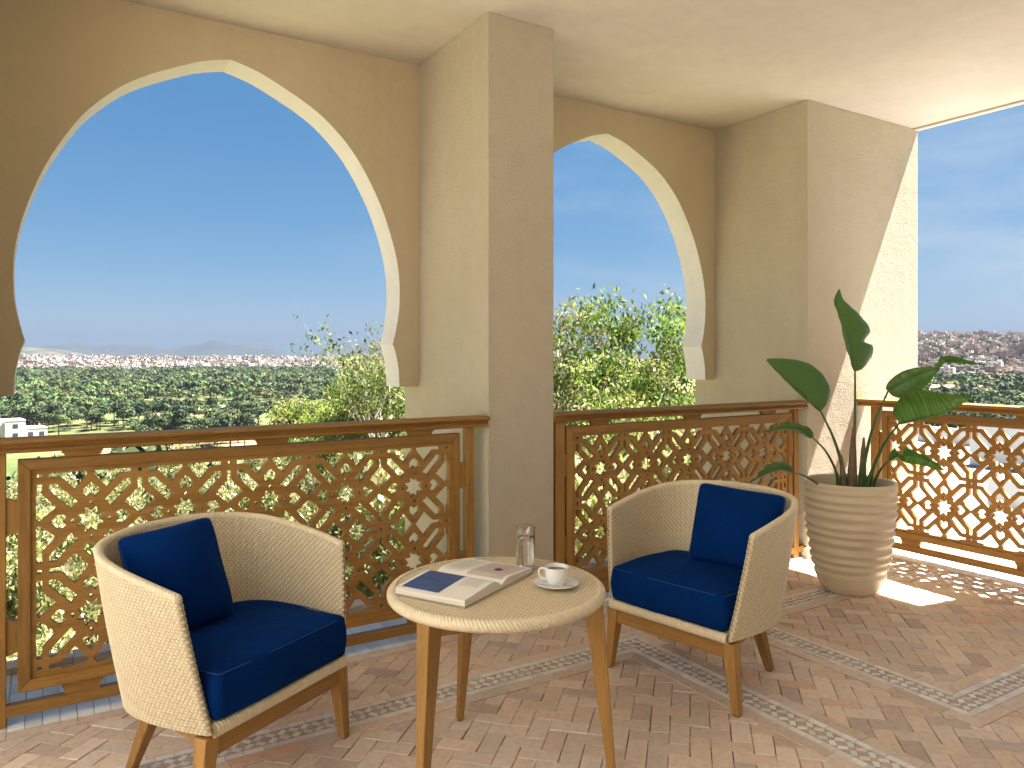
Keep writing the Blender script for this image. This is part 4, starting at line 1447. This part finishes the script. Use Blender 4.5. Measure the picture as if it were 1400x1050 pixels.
nr_, na_ = 210, 540
rs = np.r_[np.linspace(0.5, 9, 6), np.geomspace(10, 14000, nr_ - 6)]
azs = np.linspace(0, 2 * np.pi, na_, endpoint=False)
RR, AA = np.meshgrid(rs, azs, indexing='ij')
X_, Y_ = RR * np.sin(AA), RR * np.cos(AA)
Zg = height(X_, Y_)
i, j = np.meshgrid(np.arange(nr_ - 1), np.arange(na_), indexing='ij'); j2 = (j + 1) % na_
F = np.stack([i * na_ + j, (i + 1) * na_ + j, (i + 1) * na_ + j2, i * na_ + j2], -1).reshape(-1, 4)
GR = NM('dry_land'); v_ = GR.coords()
n1 = GR.noise(v_, .012, 5, 0.6); n2 = GR.noise(v_, .10, 4, 0.6); n3 = GR.noise(v_, 1.8, 4, 0.65)
g1 = GR.ramp(n1, [(0.40, (0.075, 0.095, 0.035)), (0.50, (0.125, 0.13, 0.058)), (0.545, (0.27, 0.19, 0.115)), (0.66, (0.36, 0.26, 0.165))])
g2 = GR.ramp(n2, [(0.35, (0.60, 0.72, 0.5)), (0.65, (1.1, 1.05, 1.0))])
g3 = GR.ramp(n3, [(0.35, (0.55, 0.55, 0.5)), (0.65, (1.15, 1.12, 1.05))])
c_ = GR.mix(0.6, g1, g2, 'MULTIPLY'); c_ = GR.mix(0.5, c_, g3, 'MULTIPLY')
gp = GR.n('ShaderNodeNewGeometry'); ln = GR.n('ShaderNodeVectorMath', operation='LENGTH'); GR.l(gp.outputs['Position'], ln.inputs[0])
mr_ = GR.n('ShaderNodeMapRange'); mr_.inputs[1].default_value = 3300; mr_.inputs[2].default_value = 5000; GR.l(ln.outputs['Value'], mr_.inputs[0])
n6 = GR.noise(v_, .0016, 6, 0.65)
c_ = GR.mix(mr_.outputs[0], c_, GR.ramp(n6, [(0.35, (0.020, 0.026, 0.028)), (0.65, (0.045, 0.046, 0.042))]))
mr2 = GR.n('ShaderNodeMapRange'); mr2.inputs[1].default_value = 70; mr2.inputs[2].default_value = 130; mr2.inputs[3].default_value = .75; mr2.inputs[4].default_value = 0; GR.l(ln.outputs['Value'], mr2.inputs[0])
c_ = GR.mix(mr2.outputs[0], c_, GR.ramp(n3, [(0.3, (0.15, 0.14, 0.065)), (0.5, (0.26, 0.235, 0.135)), (0.7, (0.35, 0.31, 0.20))]))
GR.base(c_); GR.rough(0.95); GR.b.inputs['Specular IOR Level'].default_value = 0.1
tag(np_mesh('terrain', np.stack([X_, Y_, Zg], -1).reshape(-1, 3), F[:, ::-1], GR.m), kind='structure')


# foliage materials: tint per leaf, light passes through a little
def mat_foliage(name, transl=0.3, rough=0.6, tcol=(0.20, 0.26, 0.05)):
    M = NM(name); t_ = M.attr()
    oi = M.n('ShaderNodeObjectInfo')
    hs = M.n('ShaderNodeHueSaturation')
    mr = M.n('ShaderNodeMapRange'); mr.inputs[3].default_value = 0.6; mr.inputs[4].default_value = 1.4
    M.l(oi.outputs['Random'], mr.inputs[0]); M.l(mr.outputs[0], hs.inputs['Value']); M.l(t_, hs.inputs['Color'])
    M.base(hs.outputs[0]); M.rough(rough); M.b.inputs['Specular IOR Level'].default_value = 0.25
    tr = M.n('ShaderNodeBsdfTranslucent'); M.l(hs.outputs[0], tr.inputs[0])
    ms = M.n('ShaderNodeMixShader'); ms.inputs[0].default_value = transl
    M.l(M.b.outputs[0], ms.inputs[1]); M.l(tr.outputs[0], ms.inputs[2]); M.l(ms.outputs[0], M.out.inputs[0])
    return M.m


EUCLEAF = mat_foliage('eucalyptus_leaves', 0.35)
PINELEAF = mat_foliage('pine_needles', 0.1, 0.8)
BARK = NM('pale_bark'); n1 = BARK.noise(BARK.coords('Object', (4, 4, 1.2)), 1.0, 5, 0.65)
BARK.base(BARK.ramp(n1, [(0.30, (0.24, 0.20, 0.155)), (0.45, (0.45, 0.41, 0.355)), (0.7, (0.58, 0.55, 0.50))])); BARK.rough(0.8); BARK = BARK.m
DBARK = mat_simple('dark_bark', (0.09, 0.065, 0.045), 0.9, 0.3, 2)


def rand_quads(C, D, L, W, rs, flat=0.0):
    """quads (diamonds) centred at C, long direction D, size L, W"""
    n = len(C)
    D = D / (np.linalg.norm(D, axis=1, keepdims=True) + 1e-9)
    q = rs.normal(size=(n, 3)); S = np.cross(D, q); S /= np.linalg.norm(S, axis=1, keepdims=True) + 1e-9
    L = np.asarray(L)[:, None]; W = np.asarray(W)[:, None]
    V = np.stack([C - D * L * .5, C + S * W * .5 - D * L * .05, C + D * L * .5, C - S * W * .5 - D * L * .05], 1)
    return V.reshape(-1, 3), np.arange(n * 4).reshape(-1, 4)


EUC_PAL = 1.22 * np.array([(0.055, 0.105, 0.016), (0.090, 0.145, 0.022), (0.140, 0.185, 0.032), (0.185, 0.190, 0.055), (0.23, 0.195, 0.10), (0.20, 0.15, 0.095)])


EUC_LOW = np.array([(0.140, 0.175, 0.050), (0.205, 0.235, 0.070), (0.28, 0.285, 0.100), (0.34, 0.325, 0.150), (0.40, 0.36, 0.23), (0.35, 0.285, 0.20)])


def eucalyptus_parts(seed, hgt=11.0, spread=3.4, nleaf=5200, bare=0.0, low=0.30, leafsize=1.0, wts=(.25, .30, .2, .1, .09, .06), pal=None, sig=.19, clear=0.0):
    rs = np.random.default_rng(seed); rd = random.Random(seed)
    mb = MB(); tips = []

    def branch(p, d, L, r, lev):
        n = 6; pts = [p]; q = p.copy(); dd = d.copy()
        for k in range(n):
            dd = (dd + Vector((rd.uniform(-1, 1), rd.uniform(-1, 1), rd.uniform(-.3, .7))) * (.13 + .05 * lev)).normalized()
            q = q + dd * (L / n); pts.append(q.copy())
        rad = [r * (1 - .55 * k / n) for k in range(n + 1)]
        mb.tube(pts, rad, 8 if lev < 2 else 5, 0, lev == 0)
        if lev >= 2:
            for k in range(2, n + 1): tips.append((pts[k], dd.copy(), lev))
        if lev >= 4: return
        nb = {0: rd.randint(3, 4), 1: rd.randint(3, 5), 2: rd.randint(3, 4), 3: rd.randint(2, 3)}[lev]
        for b in range(nb):
            f = 1.0 if b == 0 else rd.uniform(.35, .95) if lev else rd.uniform(low + .15, .98)
            k = f * n; i0 = min(n - 1, int(k)); p0 = pts[i0].lerp(pts[i0 + 1], k - i0)
            a = rd.uniform(0, 6.283); tilt = rd.uniform(.35, .85) * (.7 if lev == 0 else 1)
            side = Vector((math.cos(a), math.sin(a), 0))
            nd = (dd * math.cos(tilt) + side * math.sin(tilt) + Vector((0, 0, .18))).normalized()
            branch(p0, nd, L * rd.uniform(.50, .72), rad[i0] * rd.uniform(.5, .68), lev + 1)

    branch(Vector((0, 0, -.6)), Vector((rd.uniform(-.22, .22), rd.uniform(-.22, .22), 1)).normalized(), hgt * .52, hgt * .0195, 0)
    T = np.array([list(t[0]) for t in tips]); Dt = np.array([list(t[1]) for t in tips]); lv = np.array([t[2] for t in tips])
    # normalise crown size
    keep = (rs.random(len(T)) > bare) & (T[:, 2] > clear * T[:, 2].max())
    T = T[keep]; Dt = Dt[keep]; lv = lv[keep]
    top_ = np.sort(T[:, 2])[-max(4, len(T) // 60)]; k_ = T[:, 2] <= top_; T, Dt, lv = T[k_], Dt[k_], lv[k_]
    sc = hgt / (top_ + .25)
    ncl = len(T)
    wl = np.where(lv == 4, 1.0, np.where(lv == 3, .6, .2)); wl /= wl.sum()
    idx = rs.choice(ncl, nleaf, p=wl)
    C = T[idx] + rs.normal(size=(nleaf, 3)) * np.array([sig, sig, sig * .9]) * (hgt / 11)
    D = rs.normal(size=(nleaf, 3)) * .55 + np.array([0, 0, -.8]) + Dt[idx] * .25
    L = rs.uniform(.12, .24, nleaf) * leafsize; W = L * rs.uniform(.30, .46, nleaf)
    clump = rs.choice(len(EUC_PAL), ncl, p=np.array(wts) / sum(wts))
    ci = clump[idx]
    sw = rs.random(nleaf) < .10
    ci = np.where(sw, rs.integers(0, 5, nleaf), ci)
    col = (EUC_PAL if pal is None else pal)[ci] * rs.uniform(.7, 1.25, (nleaf, 1))
    return mb, (C, D, L, W, col, rs), sc


def make_euc(seed, label, group=None, name='eucalyptus_tree', **kw):
    mb, (C, D, L, W, col, rs), sc = eucalyptus_parts(seed, **kw)
    root = empty(name, (0, 0, 0), 0, label, 'tree', group)
    mb.v = [(x * sc, y * sc, z * sc) for x, y, z in mb.v]
    mb.build('trunk', BARK, root)
    V, F = rand_quads(C * sc, D, L, W, rs)
    np_mesh('crown', V, F, EUCLEAF, root, False, None, col)
    return root


def plant_tree(o, u, d, top_v=None, hgt=None, rz=None, lean=None):
    """stand a tree on the ground along the photograph's column u at depth d; its top reaches row top_v"""
    p = at(u, 486, d); zg = float(height(p.x, p.y))
    o.location = (p.x, p.y, zg - .1)
    if top_v is not None:
        H = at(u, top_v, d).z - zg
        s = H / hgt; o.scale = (s, s, s)
    o.rotation_euler = (0, 0, random.uniform(0, 6.28) if rz is None else rz)
    return o


GT = 'eucalyptus trees on the slope below the balcony'
protos = [
    make_euc(11, 'tall leafy eucalyptus with pale leaning limbs, in the middle of the right arch', GT, hgt=12, nleaf=7600, bare=.52, sig=.26, clear=.62, leafsize=1.12, wts=(.18, .34, .26, .09, .08, .05)),
    make_euc(23, 'eucalyptus with tan and green foliage, beside the narrow pillar in the right arch', GT, hgt=12, nleaf=6200, bare=.5, sig=.25, clear=.58, wts=(.18, .28, .2, .12, .13, .09)),
    make_euc(37, 'sparse yellow-green eucalyptus rising above the handrail at the right end of the large arch', GT, hgt=11, nleaf=15000, bare=.25, wts=(.15, .25, .3, .15, .1, .05)),
    make_euc(41, 'thin nearly bare eucalyptus with twiggy top beside the right jamb of the large arch', GT, hgt=12, nleaf=2600, bare=.5, wts=(.2, .3, .2, .1, .1, .1)),
    make_euc(53, 'dense low eucalyptus seen through the lattice of the large railing', GT, hgt=8, spread=3, nleaf=9500, low=.05, sig=.22, pal=EUC_LOW, wts=(.15, .26, .25, .16, .12, .06)),
    make_euc(67, 'dense low eucalyptus seen through the lattice of the large railing', GT, hgt=8, spread=3, nleaf=9000, low=.1, sig=.22, pal=EUC_LOW, wts=(.10, .2, .26, .22, .16, .06)),
]
HG = [12, 12, 11, 12, 8, 8]
plant_tree(protos[0], 858, 24, 392, 12, 0.6)
plant_tree(protos[1], 772, 27, 410, 12, 2.0)
plant_tree(protos[2], 468, 34, 488, 11, 1.0)
plant_tree(protos[3], 503, 31, 428, 12, 2.5)
plant_tree(protos[4], 120, 22, 655, 8, 0.3)
plant_tree(protos[5], 300, 25, 640, 8, 1.3)
LOWLAB = 'dense low eucalyptus seen through the lattice of the large railing'
extra = [  # proto, column, depth, top row, label
    (2, 440, 37, 496, 'olive eucalyptus just left of the twiggy one at the right end of the large arch'),
    (2, 522, 36, 486, 'leafy yellow-green eucalyptus under the right jamb of the large arch'),
    (0, 915, 30, 405, 'green eucalyptus half hidden behind the right jamb of the right arch'),
    (1, 812, 33, 440, 'pale eucalyptus behind the tall leafy one, low in the right arch'),
    (2, 545, 40, 505, 'slender yellow-green eucalyptus just left of the narrow pillar, above the handrail'),
    (2, 425, 44, 510, 'yellow-green eucalyptus standing farther off, leftmost of those above the large railing'),
    (0, 940, 38, 470, 'green eucalyptus low behind the right railing, near the wide pillar'),
    (5, 770, 16, 545, 'low eucalyptus with pale trunk seen through the left part of the right railing'),
    (4, 850, 17, 560, 'low leafy eucalyptus seen through the middle of the right railing'),
    (5, 920, 18, 555, 'low leafy eucalyptus seen through the right half of the right railing'),
]
for k, u, d, tv, lab in extra:
    c = copy_tree(protos[k]); c['label'] = lab
    plant_tree(c, u, d, tv, HG[k])
low = [(4, -20, 16, 690), (5, 40, 19, 668), (4, 205, 20, 672), (5, 165, 30, 640), (4, 255, 33, 622), (5, 385, 21, 650), (4, 430, 27, 612), (5, 345, 36, 606), (4, 500, 22, 625), (5, 560, 26, 600),
       (4, 600, 19, 640), (5, 655, 24, 610), (4, 90, 34, 634), (5, 20, 40, 630), (4, 460, 15, 740), (5, 120, 13, 800), (4, 300, 14, 780), (5, 560, 14, 740), (4, 210, 46, 612), (5, 310, 50, 602), (4, 60, 55, 618),
       (5, -60, 26, 650), (4, 520, 44, 585), (5, 400, 56, 592), (4, 130, 66, 610), (5, 700, 20, 600), (4, -10, 11, 800), (5, 30, 13, 760), (4, 90, 11, 850), (5, 170, 11, 880), (4, -60, 14, 720), (5, 240, 16, 720), (4, 420, 17, 690), (5, 620, 15, 690), (4, 500, 12, 830), (5, 360, 12, 860)]
for k, u, d, tv in low:
    c = copy_tree(protos[k]); c['label'] = LOWLAB
    plant_tree(c, u, d, tv, HG[k])

# ------------------------------------------------------------------ pine woods in the valley
PINE_PAL = 0.66 * np.array([(0.036, 0.068, 0.024), (0.050, 0.090, 0.030), (0.068, 0.108, 0.036), (0.088, 0.122, 0.042), (0.105, 0.130, 0.050)])


def skin_quads(C, N, L, W, rs):
    """quads whose face normal is N: needle pads on the skin of the crown"""
    N = N / np.linalg.norm(N, axis=1, keepdims=True)
    T = np.cross(N, rs.normal(size=N.shape)); T /= np.linalg.norm(T, axis=1, keepdims=True); B = np.cross(N, T)
    a = (L * .5)[:, None]; b = (W * .5)[:, None]
    V = np.stack([C - T * a, C - B * b, C + T * a, C + B * b], 1)
    return V.reshape(-1, 3), np.arange(len(C) * 4).reshape(-1, 4)


def pine_geo(seed, nq, big=1.0):
    """crown 1 unit = 1 m; about 9 m tall, 8 m wide. returns C, D, L, W, col"""
    rs = np.random.default_rng(seed)
    nl = rs.integers(5, 9)
    lob = np.c_[rs.normal(0, 1.7, nl), rs.normal(0, 1.7, nl), rs.uniform(4.2, 7.6, nl)]
    lob[:, 2] -= .25 * np.hypot(lob[:, 0], lob[:, 1])
    rad = rs.uniform(1.3, 2.3, nl)
    li = rs.integers(0, nl, nq)
    v = rs.normal(size=(nq, 3)); v /= np.linalg.norm(v, axis=1, keepdims=True)
    v[:, 2] = np.where(v[:, 2] < -.35, -v[:, 2], v[:, 2])
    C = lob[li] + v * (rad[li] * rs.uniform(.7, 1.05, nq))[:, None] * np.array([1, 1, .72])
    D = v + rs.normal(size=(nq, 3)) * .42
    L = rs.uniform(.8, 1.5, nq) * big; W = L * rs.uniform(.5, .9, nq)
    col = PINE_PAL[rs.integers(0, 5, nq)] * rs.uniform(.75, 1.25, (nq, 1))
    return C, D, L, W, col, rs


def trunk_arr(h=4.6, r=.22):
    V = []; F = []
    for a, z, rr_ in ((0, -.5, r), (0, h, r * .6)):
        for k in range(5):
            V.append((rr_ * math.cos(k * 1.2566), rr_ * math.sin(k * 1.2566), z))
    for k in range(5): F.append((k, (k + 1) % 5, 5 + (k + 1) % 5, 5 + k))
    return np.array(V), np.array(F)


def pine_mesh(seed, nq):
    C, D, L, W, col, rs = pine_geo(seed, nq, .62)
    V, F = skin_quads(C, D, L, W, rs)
    tv, tf = trunk_arr()
    Va = np.vstack([V, tv]); Fa = np.vstack([F, tf + len(V)])
    mi = np.r_[np.zeros(len(F), int), np.ones(len(tf), int)]
    ca = np.vstack([col, np.ones((len(tf), 3)) * .1])
    return Va, Fa, mi, ca


rs = np.random.default_rng(77)
cand = []
def clearing(x, y):
    return lumps(x, y, .020, 21) + .7 * lumps(x, y, .055, 22)


for az0, az1, r0, r1, n in ((-9, 33, 62, 1380, 16500), (50, 72, 300, 640, 5200)):
    aa = R(1) * rs.uniform(az0, az1, n); rr = np.sqrt(rs.uniform(r0 ** 2, r1 ** 2, n))
    x, y = rr * np.sin(aa), rr * np.cos(aa)
    cl = clearing(x, y)
    lim = .08 + .5 * sstep(380, 900, rr) + (.9 if az0 > 40 else 0)
    ok = cl < lim
    x, y, rr = x[ok], y[ok], rr[ok]
    cand += list(zip(rr, x, y))
# thin out overlaps on a grid
cell = {}; trees = []
for r_, x, y in cand:
    k = (int(x // 8.5), int(y // 8.5))
    if k in cell: continue
    cell[k] = 1; trees.append((r_, x, y))
trees.sort()
PV = []
for k in range(5):
    Va, Fa, mi, ca = pine_mesh(100 + k, 900)
    o = np_mesh('pine_tree', Va, Fa, [PINELEAF, DBARK], None, False, mi, ca)
    tag(o, 'round-crowned green pine in the wooded valley below the town', 'tree', 'pines in the valley wood')
    PV.append(o)
for i, (r_, x, y) in enumerate(trees[:300]):
    o = PV[i] if i < 5 else PV[i % 5].copy()
    if i >= 5: COL.objects.link(o)
    s = random.uniform(.9, 1.6)
    o.location = (x, y, float(height(x, y)) - .3); o.scale = (s * random.uniform(.9, 1.2), s * random.uniform(.9, 1.2), s); o.rotation_euler = (0, 0, random.uniform(0, 6.28))
# the rest of the wood reads as one mass
VV = []; FF = []; MI = []; CC_ = []; nb_ = 0
lod = {}
for lv, nq, bg_ in ((0, 330, .95), (1, 110, 1.6)):
    for k in range(6):
        C, D, L, W, col, r2 = pine_geo(200 + lv * 10 + k, nq, bg_); V, F = skin_quads(C, D, L, W, r2); lod[(lv, k)] = (V, F, col)
for r_, x, y in trees[300:]:
    V, F, col = lod[(0 if r_ < 520 else 1, random.randrange(6))]
    a_ = random.uniform(0, 6.28); s = random.uniform(.85, 1.6); c, sn = math.cos(a_) * s, math.sin(a_) * s
    z = float(height(x, y)) - .4
    W_ = np.c_[V[:, 0] * c - V[:, 1] * sn + x, V[:, 0] * sn + V[:, 1] * c + y, V[:, 2] * s * random.uniform(.9, 1.15) + z]
    VV.append(W_); FF.append(F + nb_); nb_ += len(V); CC_.append(col * random.choice((.6, .85, 1.0, 1.2, 1.5)) * np.array([random.uniform(.85, 1.35), 1, random.uniform(.8, 1.1)]))
tag(np_mesh('pine_wood', np.vstack(VV), np.vstack(FF), PINELEAF, None, False, None, np.vstack(CC_)), 'far part of the green pine wood reaching to the edge of the town', 'wood', None, 'stuff')

# ------------------------------------------------------------------ the town
HMAT = [mat_simple('house_wall', c, 0.9, .08, .3) for c in ((0.56, 0.53, 0.49), (0.36, 0.30, 0.245), (0.28, 0.195, 0.16), (0.235, 0.19, 0.175), (0.40, 0.33, 0.30))]
WINM = mat_simple('dark_window', (0.04, 0.045, 0.05), 0.3)


def house_geo(seed):
    rd = random.Random(seed)
    V = []; F = []; MI = []

    def bx(a, b, mi):
        x0, y0, z0 = a; x1, y1, z1 = b; k = len(V)
        V.extend([(x0, y0, z0), (x1, y0, z0), (x1, y1, z0), (x0, y1, z0), (x0, y0, z1), (x1, y0, z1), (x1, y1, z1), (x0, y1, z1)])
        for f in ((4, 5, 6, 7), (0, 1, 5, 4), (1, 2, 6, 5), (2, 3, 7, 6), (3, 0, 4, 7)): F.append([q + k for q in f]); MI.append(mi)
    w_, d_, st = rd.uniform(4.5, 7.5), rd.uniform(4, 7), rd.randint(2, 4)
    h = st * 3.1
    bx((-w_, -d_, -4), (w_, d_, h), 0)
    bx((-w_ * .9, -d_ * .3, h), (-w_ * .3, d_ * .4, h + 2.4), 0)
    for s_ in range(st):
        for k in range(3):
            x = -w_ + (k + .5) * 2 * w_ / 3; z = s_ * 3.1 + 1.0
            bx((x - .6, -d_ - .06, z), (x + .6, d_ + .06, z + 1.4), 1)
            y = -d_ + (k + .5) * 2 * d_ / 3
            bx((-w_ - .06, y - .55, z), (w_ + .06, y + .55, z + 1.4), 1)
    return np.array(V, float), np.array(F), np.array(MI)


HG_ = [house_geo(k) for k in range(7)]
HME = {}
sites = []
for az0, az1, r0, r1, n in ((53.5, 71, 600, 1560, 4200), (-6.5, 27, 1400, 3250, 7600)):
    aa = R(1) * rs.uniform(az0, az1, n); rr = np.sqrt(rs.uniform(r0 ** 2, r1 ** 2, n))
    for a_, r_ in zip(aa, rr):
        x, y = r_ * math.sin(a_), r_ * math.cos(a_)
        if lumps(np.array(x), np.array(y), .006, 31) > .42: continue
        sites.append((r_, x, y))
cell = {}; st_ = []
for s in sites:
    cs_ = 11.5 if math.hypot(s[1], s[2]) < 1390 or s[1] > s[2] else 14
    k = (int(s[1] // cs_), int(s[2] // cs_))
    if k in cell: continue
    cell[k] = 1; st_.append(s)
st_.sort()
COLW = [.22, .25, .2, .13, .2]
first = {}
for i, (r_, x, y) in enumerate(st_[:300]):
    g_ = random.randrange(7); m_ = random.choices(range(5), COLW)[0]
    if (g_, m_) not in HME:
        V, F, MI = HG_[g_]
        o = np_mesh('house', V, F, [HMAT[m_], WINM], None, False, MI); HME[(g_, m_)] = o.data
    else:
        o = bpy.data.objects.new('house', HME[(g_, m_)]); COL.objects.link(o)
    tag(o, 'small flat-roofed house on the hillside beyond the open right side', 'house', 'hillside houses')
    o.location = (x, y, float(height(x, y))); o.rotation_euler = (0, 0, random.uniform(-.5, .5) + random.choice((0, 1.57))); s = random.uniform(.55, .85); o.scale = (s, s, s * random.uniform(.8, 1.2))
VV = []; FF = []; MM = []; nb_ = 0
for r_, x, y in st_[300:]:
    V, F, MI = HG_[random.randrange(7)]
    a_ = random.uniform(-.6, .6); s = random.uniform(.55, .9) if x > y else random.uniform(.7, 1.25); c, sn = math.cos(a_) * s, math.sin(a_) * s
    W_ = np.c_[V[:, 0] * c - V[:, 1] * sn + x, V[:, 0] * sn + V[:, 1] * c + y, V[:, 2] * s * random.uniform(.8, 1.3) + float(height(x, y))]
    m_ = random.choices(range(5), COLW)[0]
    VV.append(W_); FF.append(F + nb_); nb_ += len(V); MM.append(np.where(MI == 0, m_, 5))
tag(np_mesh('far_town', np.vstack(VV), np.vstack(FF), HMAT + [WINM], None, False, np.concatenate(MM)), 'pale far town of small houses spread below the mountains', 'town', None, 'stuff')
# trees among the hillside houses
VV = []; FF = []; CC_ = []; nb_ = 0
for az0, az1, r0, r1, n in ((53, 71, 560, 1560, 1100), (-6.5, 27, 1390, 2600, 260)):
    for k in range(n):
        a_ = R(1) * rs.uniform(az0, az1); r_ = math.sqrt(rs.uniform(r0 ** 2, r1 ** 2)); x, y = r_ * math.sin(a_), r_ * math.cos(a_)
        V, F, col = lod[(1, k % 6)]; s = random.uniform(.6, 1.3)
        VV.append(np.c_[V[:, 0] * s + x, V[:, 1] * s + y, V[:, 2] * s + float(height(x, y)) - .5]); FF.append(F + nb_); nb_ += len(V); CC_.append(col * random.uniform(.7, 1.1))
tag(np_mesh('town_trees', np.vstack(VV), np.vstack(FF), PINELEAF, None, False, None, np.vstack(CC_)), 'scattered dark trees between the far houses', 'trees', None, 'stuff')

# white villas in the valley and long pink-roofed houses under the right-hand hill
WHITE = mat_simple('white_render', (0.55, 0.545, 0.53), 0.8, .04, .6)
PINKR = mat_simple('terracotta_roof', (0.46, 0.23, 0.16), 0.85, .15, 2)
GREYR = mat_simple('roof_coating', (0.27, 0.265, 0.26), 0.8, .14, .8)


def villa(u, d, vbase, wd, ht, label, rz, blocks, roof=None):
    p = at(u, vbase, d)
    root = empty('villa', (p.x, p.y, p.z), rz, label, 'house')
    mb = MB(); wm = MB()
    for (x0, x1, y0, y1, h) in blocks:
        mb.box((x0, y0, -3), (x1, y1, h))
        mb.box((x0 - .1, y0 - .1, h + .004), (x1 + .1, y1 + .1, h + .35))
    mb.build('wall', WHITE, root)
    for (x0, x1, y0, y1, h) in blocks:
        n = max(1, int((x1 - x0) / 3)); f_ = max(1, int(h / 3))
        for k in range(n):
            for s_ in range(f_):
                cx = x0 + (k + .5) * (x1 - x0) / n
                wm = MB(); wm.box((cx - .75, y0 - .05, s_ * 3 + .9), (cx + .75, y0 + .02, s_ * 3 + 2.3)); wm.build('window', WINM, root)
    if roof:
        for (x0, x1, y0, y1, h) in blocks:
            rm = MB(); ym = (y0 + y1) / 2
            vs = [(x0 - .5, y0 - .5, h + .4), (x1 + .5, y0 - .5, h + .4), (x1 + .5, y1 + .5, h + .4), (x0 - .5, y1 + .5, h + .4), (x0 + 1, ym, h + 2.2), (x1 - 1, ym, h + 2.2)]
            rm.add(vs, [(0, 1, 5, 4), (1, 2, 5), (2, 3, 4, 5), (3, 0, 4), (3, 2, 1, 0)]); rm.build('roof', PINKR, root)
    return root


villa(18, 255, 600, 12, 6, 'white cubic villa low at the left edge, just above the handrail of the large railing', R(12), [(-7, -3.2, -4, 5, 5.0), (-3.2, 2.6, -5, 4, 6.3), (2.6, 9.2, -4, 4, 3.4), (-6, -4, -1, 3, 6.6)])
villa(505, 175, 652, 12, 6, 'white villa among the trees, seen through the top of the large railing lattice', R(-8), [(-6, 2, -4, 4, 5.8), (2, 7, -3, 4, 3.4)])
villa(1312, 470, 541, 10, 6, 'long pale house with pink roof at the foot of the right-hand hill', R(-55), [(-16, 14, -5, 5, 4.5)], True)
villa(1385, 520, 538, 10, 6, 'pale house with pink roof at the right edge under the hill', R(-60), [(-9, 10, -5, 5, 5.5)], True)

# the white flat roof of the lower wing beyond the open right side
lw = empty('lower_wing', (6.2, 0, -1.25), 0, 'white flat roof of the lower building wing beyond the right railing', 'building')
WP = [(0, -14), (17, -14), (17, 15.6), (0, 4.2)]
mb = MB(); mb.prism(WP, -9, 0); mb.build('roof_slab', GREYR, lw)


def wall_between(p, q, t, h):
    p, q = Vector(p), Vector(q); d = (q - p).normalized(); n = Vector((-d.y, d.x)) * t
    mb = MB(); mb.prism([p, q, q + n, p + n] if True else [], .004, h); return mb.build('parapet', WHITE, lw, .02)


wall_between((16.7, -14), (16.7, 15.2), .25, .45)
wall_between((16.4, 15.0), (.05, 4.0), .25, .30)
for a, b in (((5.0, 3.2, .004), (7.2, 4.9, .75)), ((9.6, 2.6, .004), (11.4, 4.6, .55)), ((2.2, -.6, .004), (3.0, .3, .40)), ((12.5, 8.0, .004), (14.2, 9.6, 1.0)), ((7.6, 6.2, .004), (8.2, 6.8, .5))):
    mb = MB(); mb.box(a, b); mb.build('roof_box', WHITE, lw, .02)

# ------------------------------------------------------------------ the air
mb = MB(); mb.box((-15500, -15500, -45), (15500, 15500, 330))
HZ = bpy.data.materials.new('haze'); HZ.use_nodes = True
t_ = HZ.node_tree; t_.nodes.remove(t_.nodes['Principled BSDF'])
pv = t_.nodes.new('ShaderNodeVolumePrincipled'); pv.inputs['Density'].default_value = 0.00015; pv.inputs['Color'].default_value = (0.104, 0.140, 0.208, 1); pv.inputs['Anisotropy'].default_value = 0.0
t_.links.new(pv.outputs[0], t_.nodes['Material Output'].inputs['Volume'])
tag(mb.build('haze', HZ), 'thin pale haze in the air over the valley', 'haze', None, 'stuff')
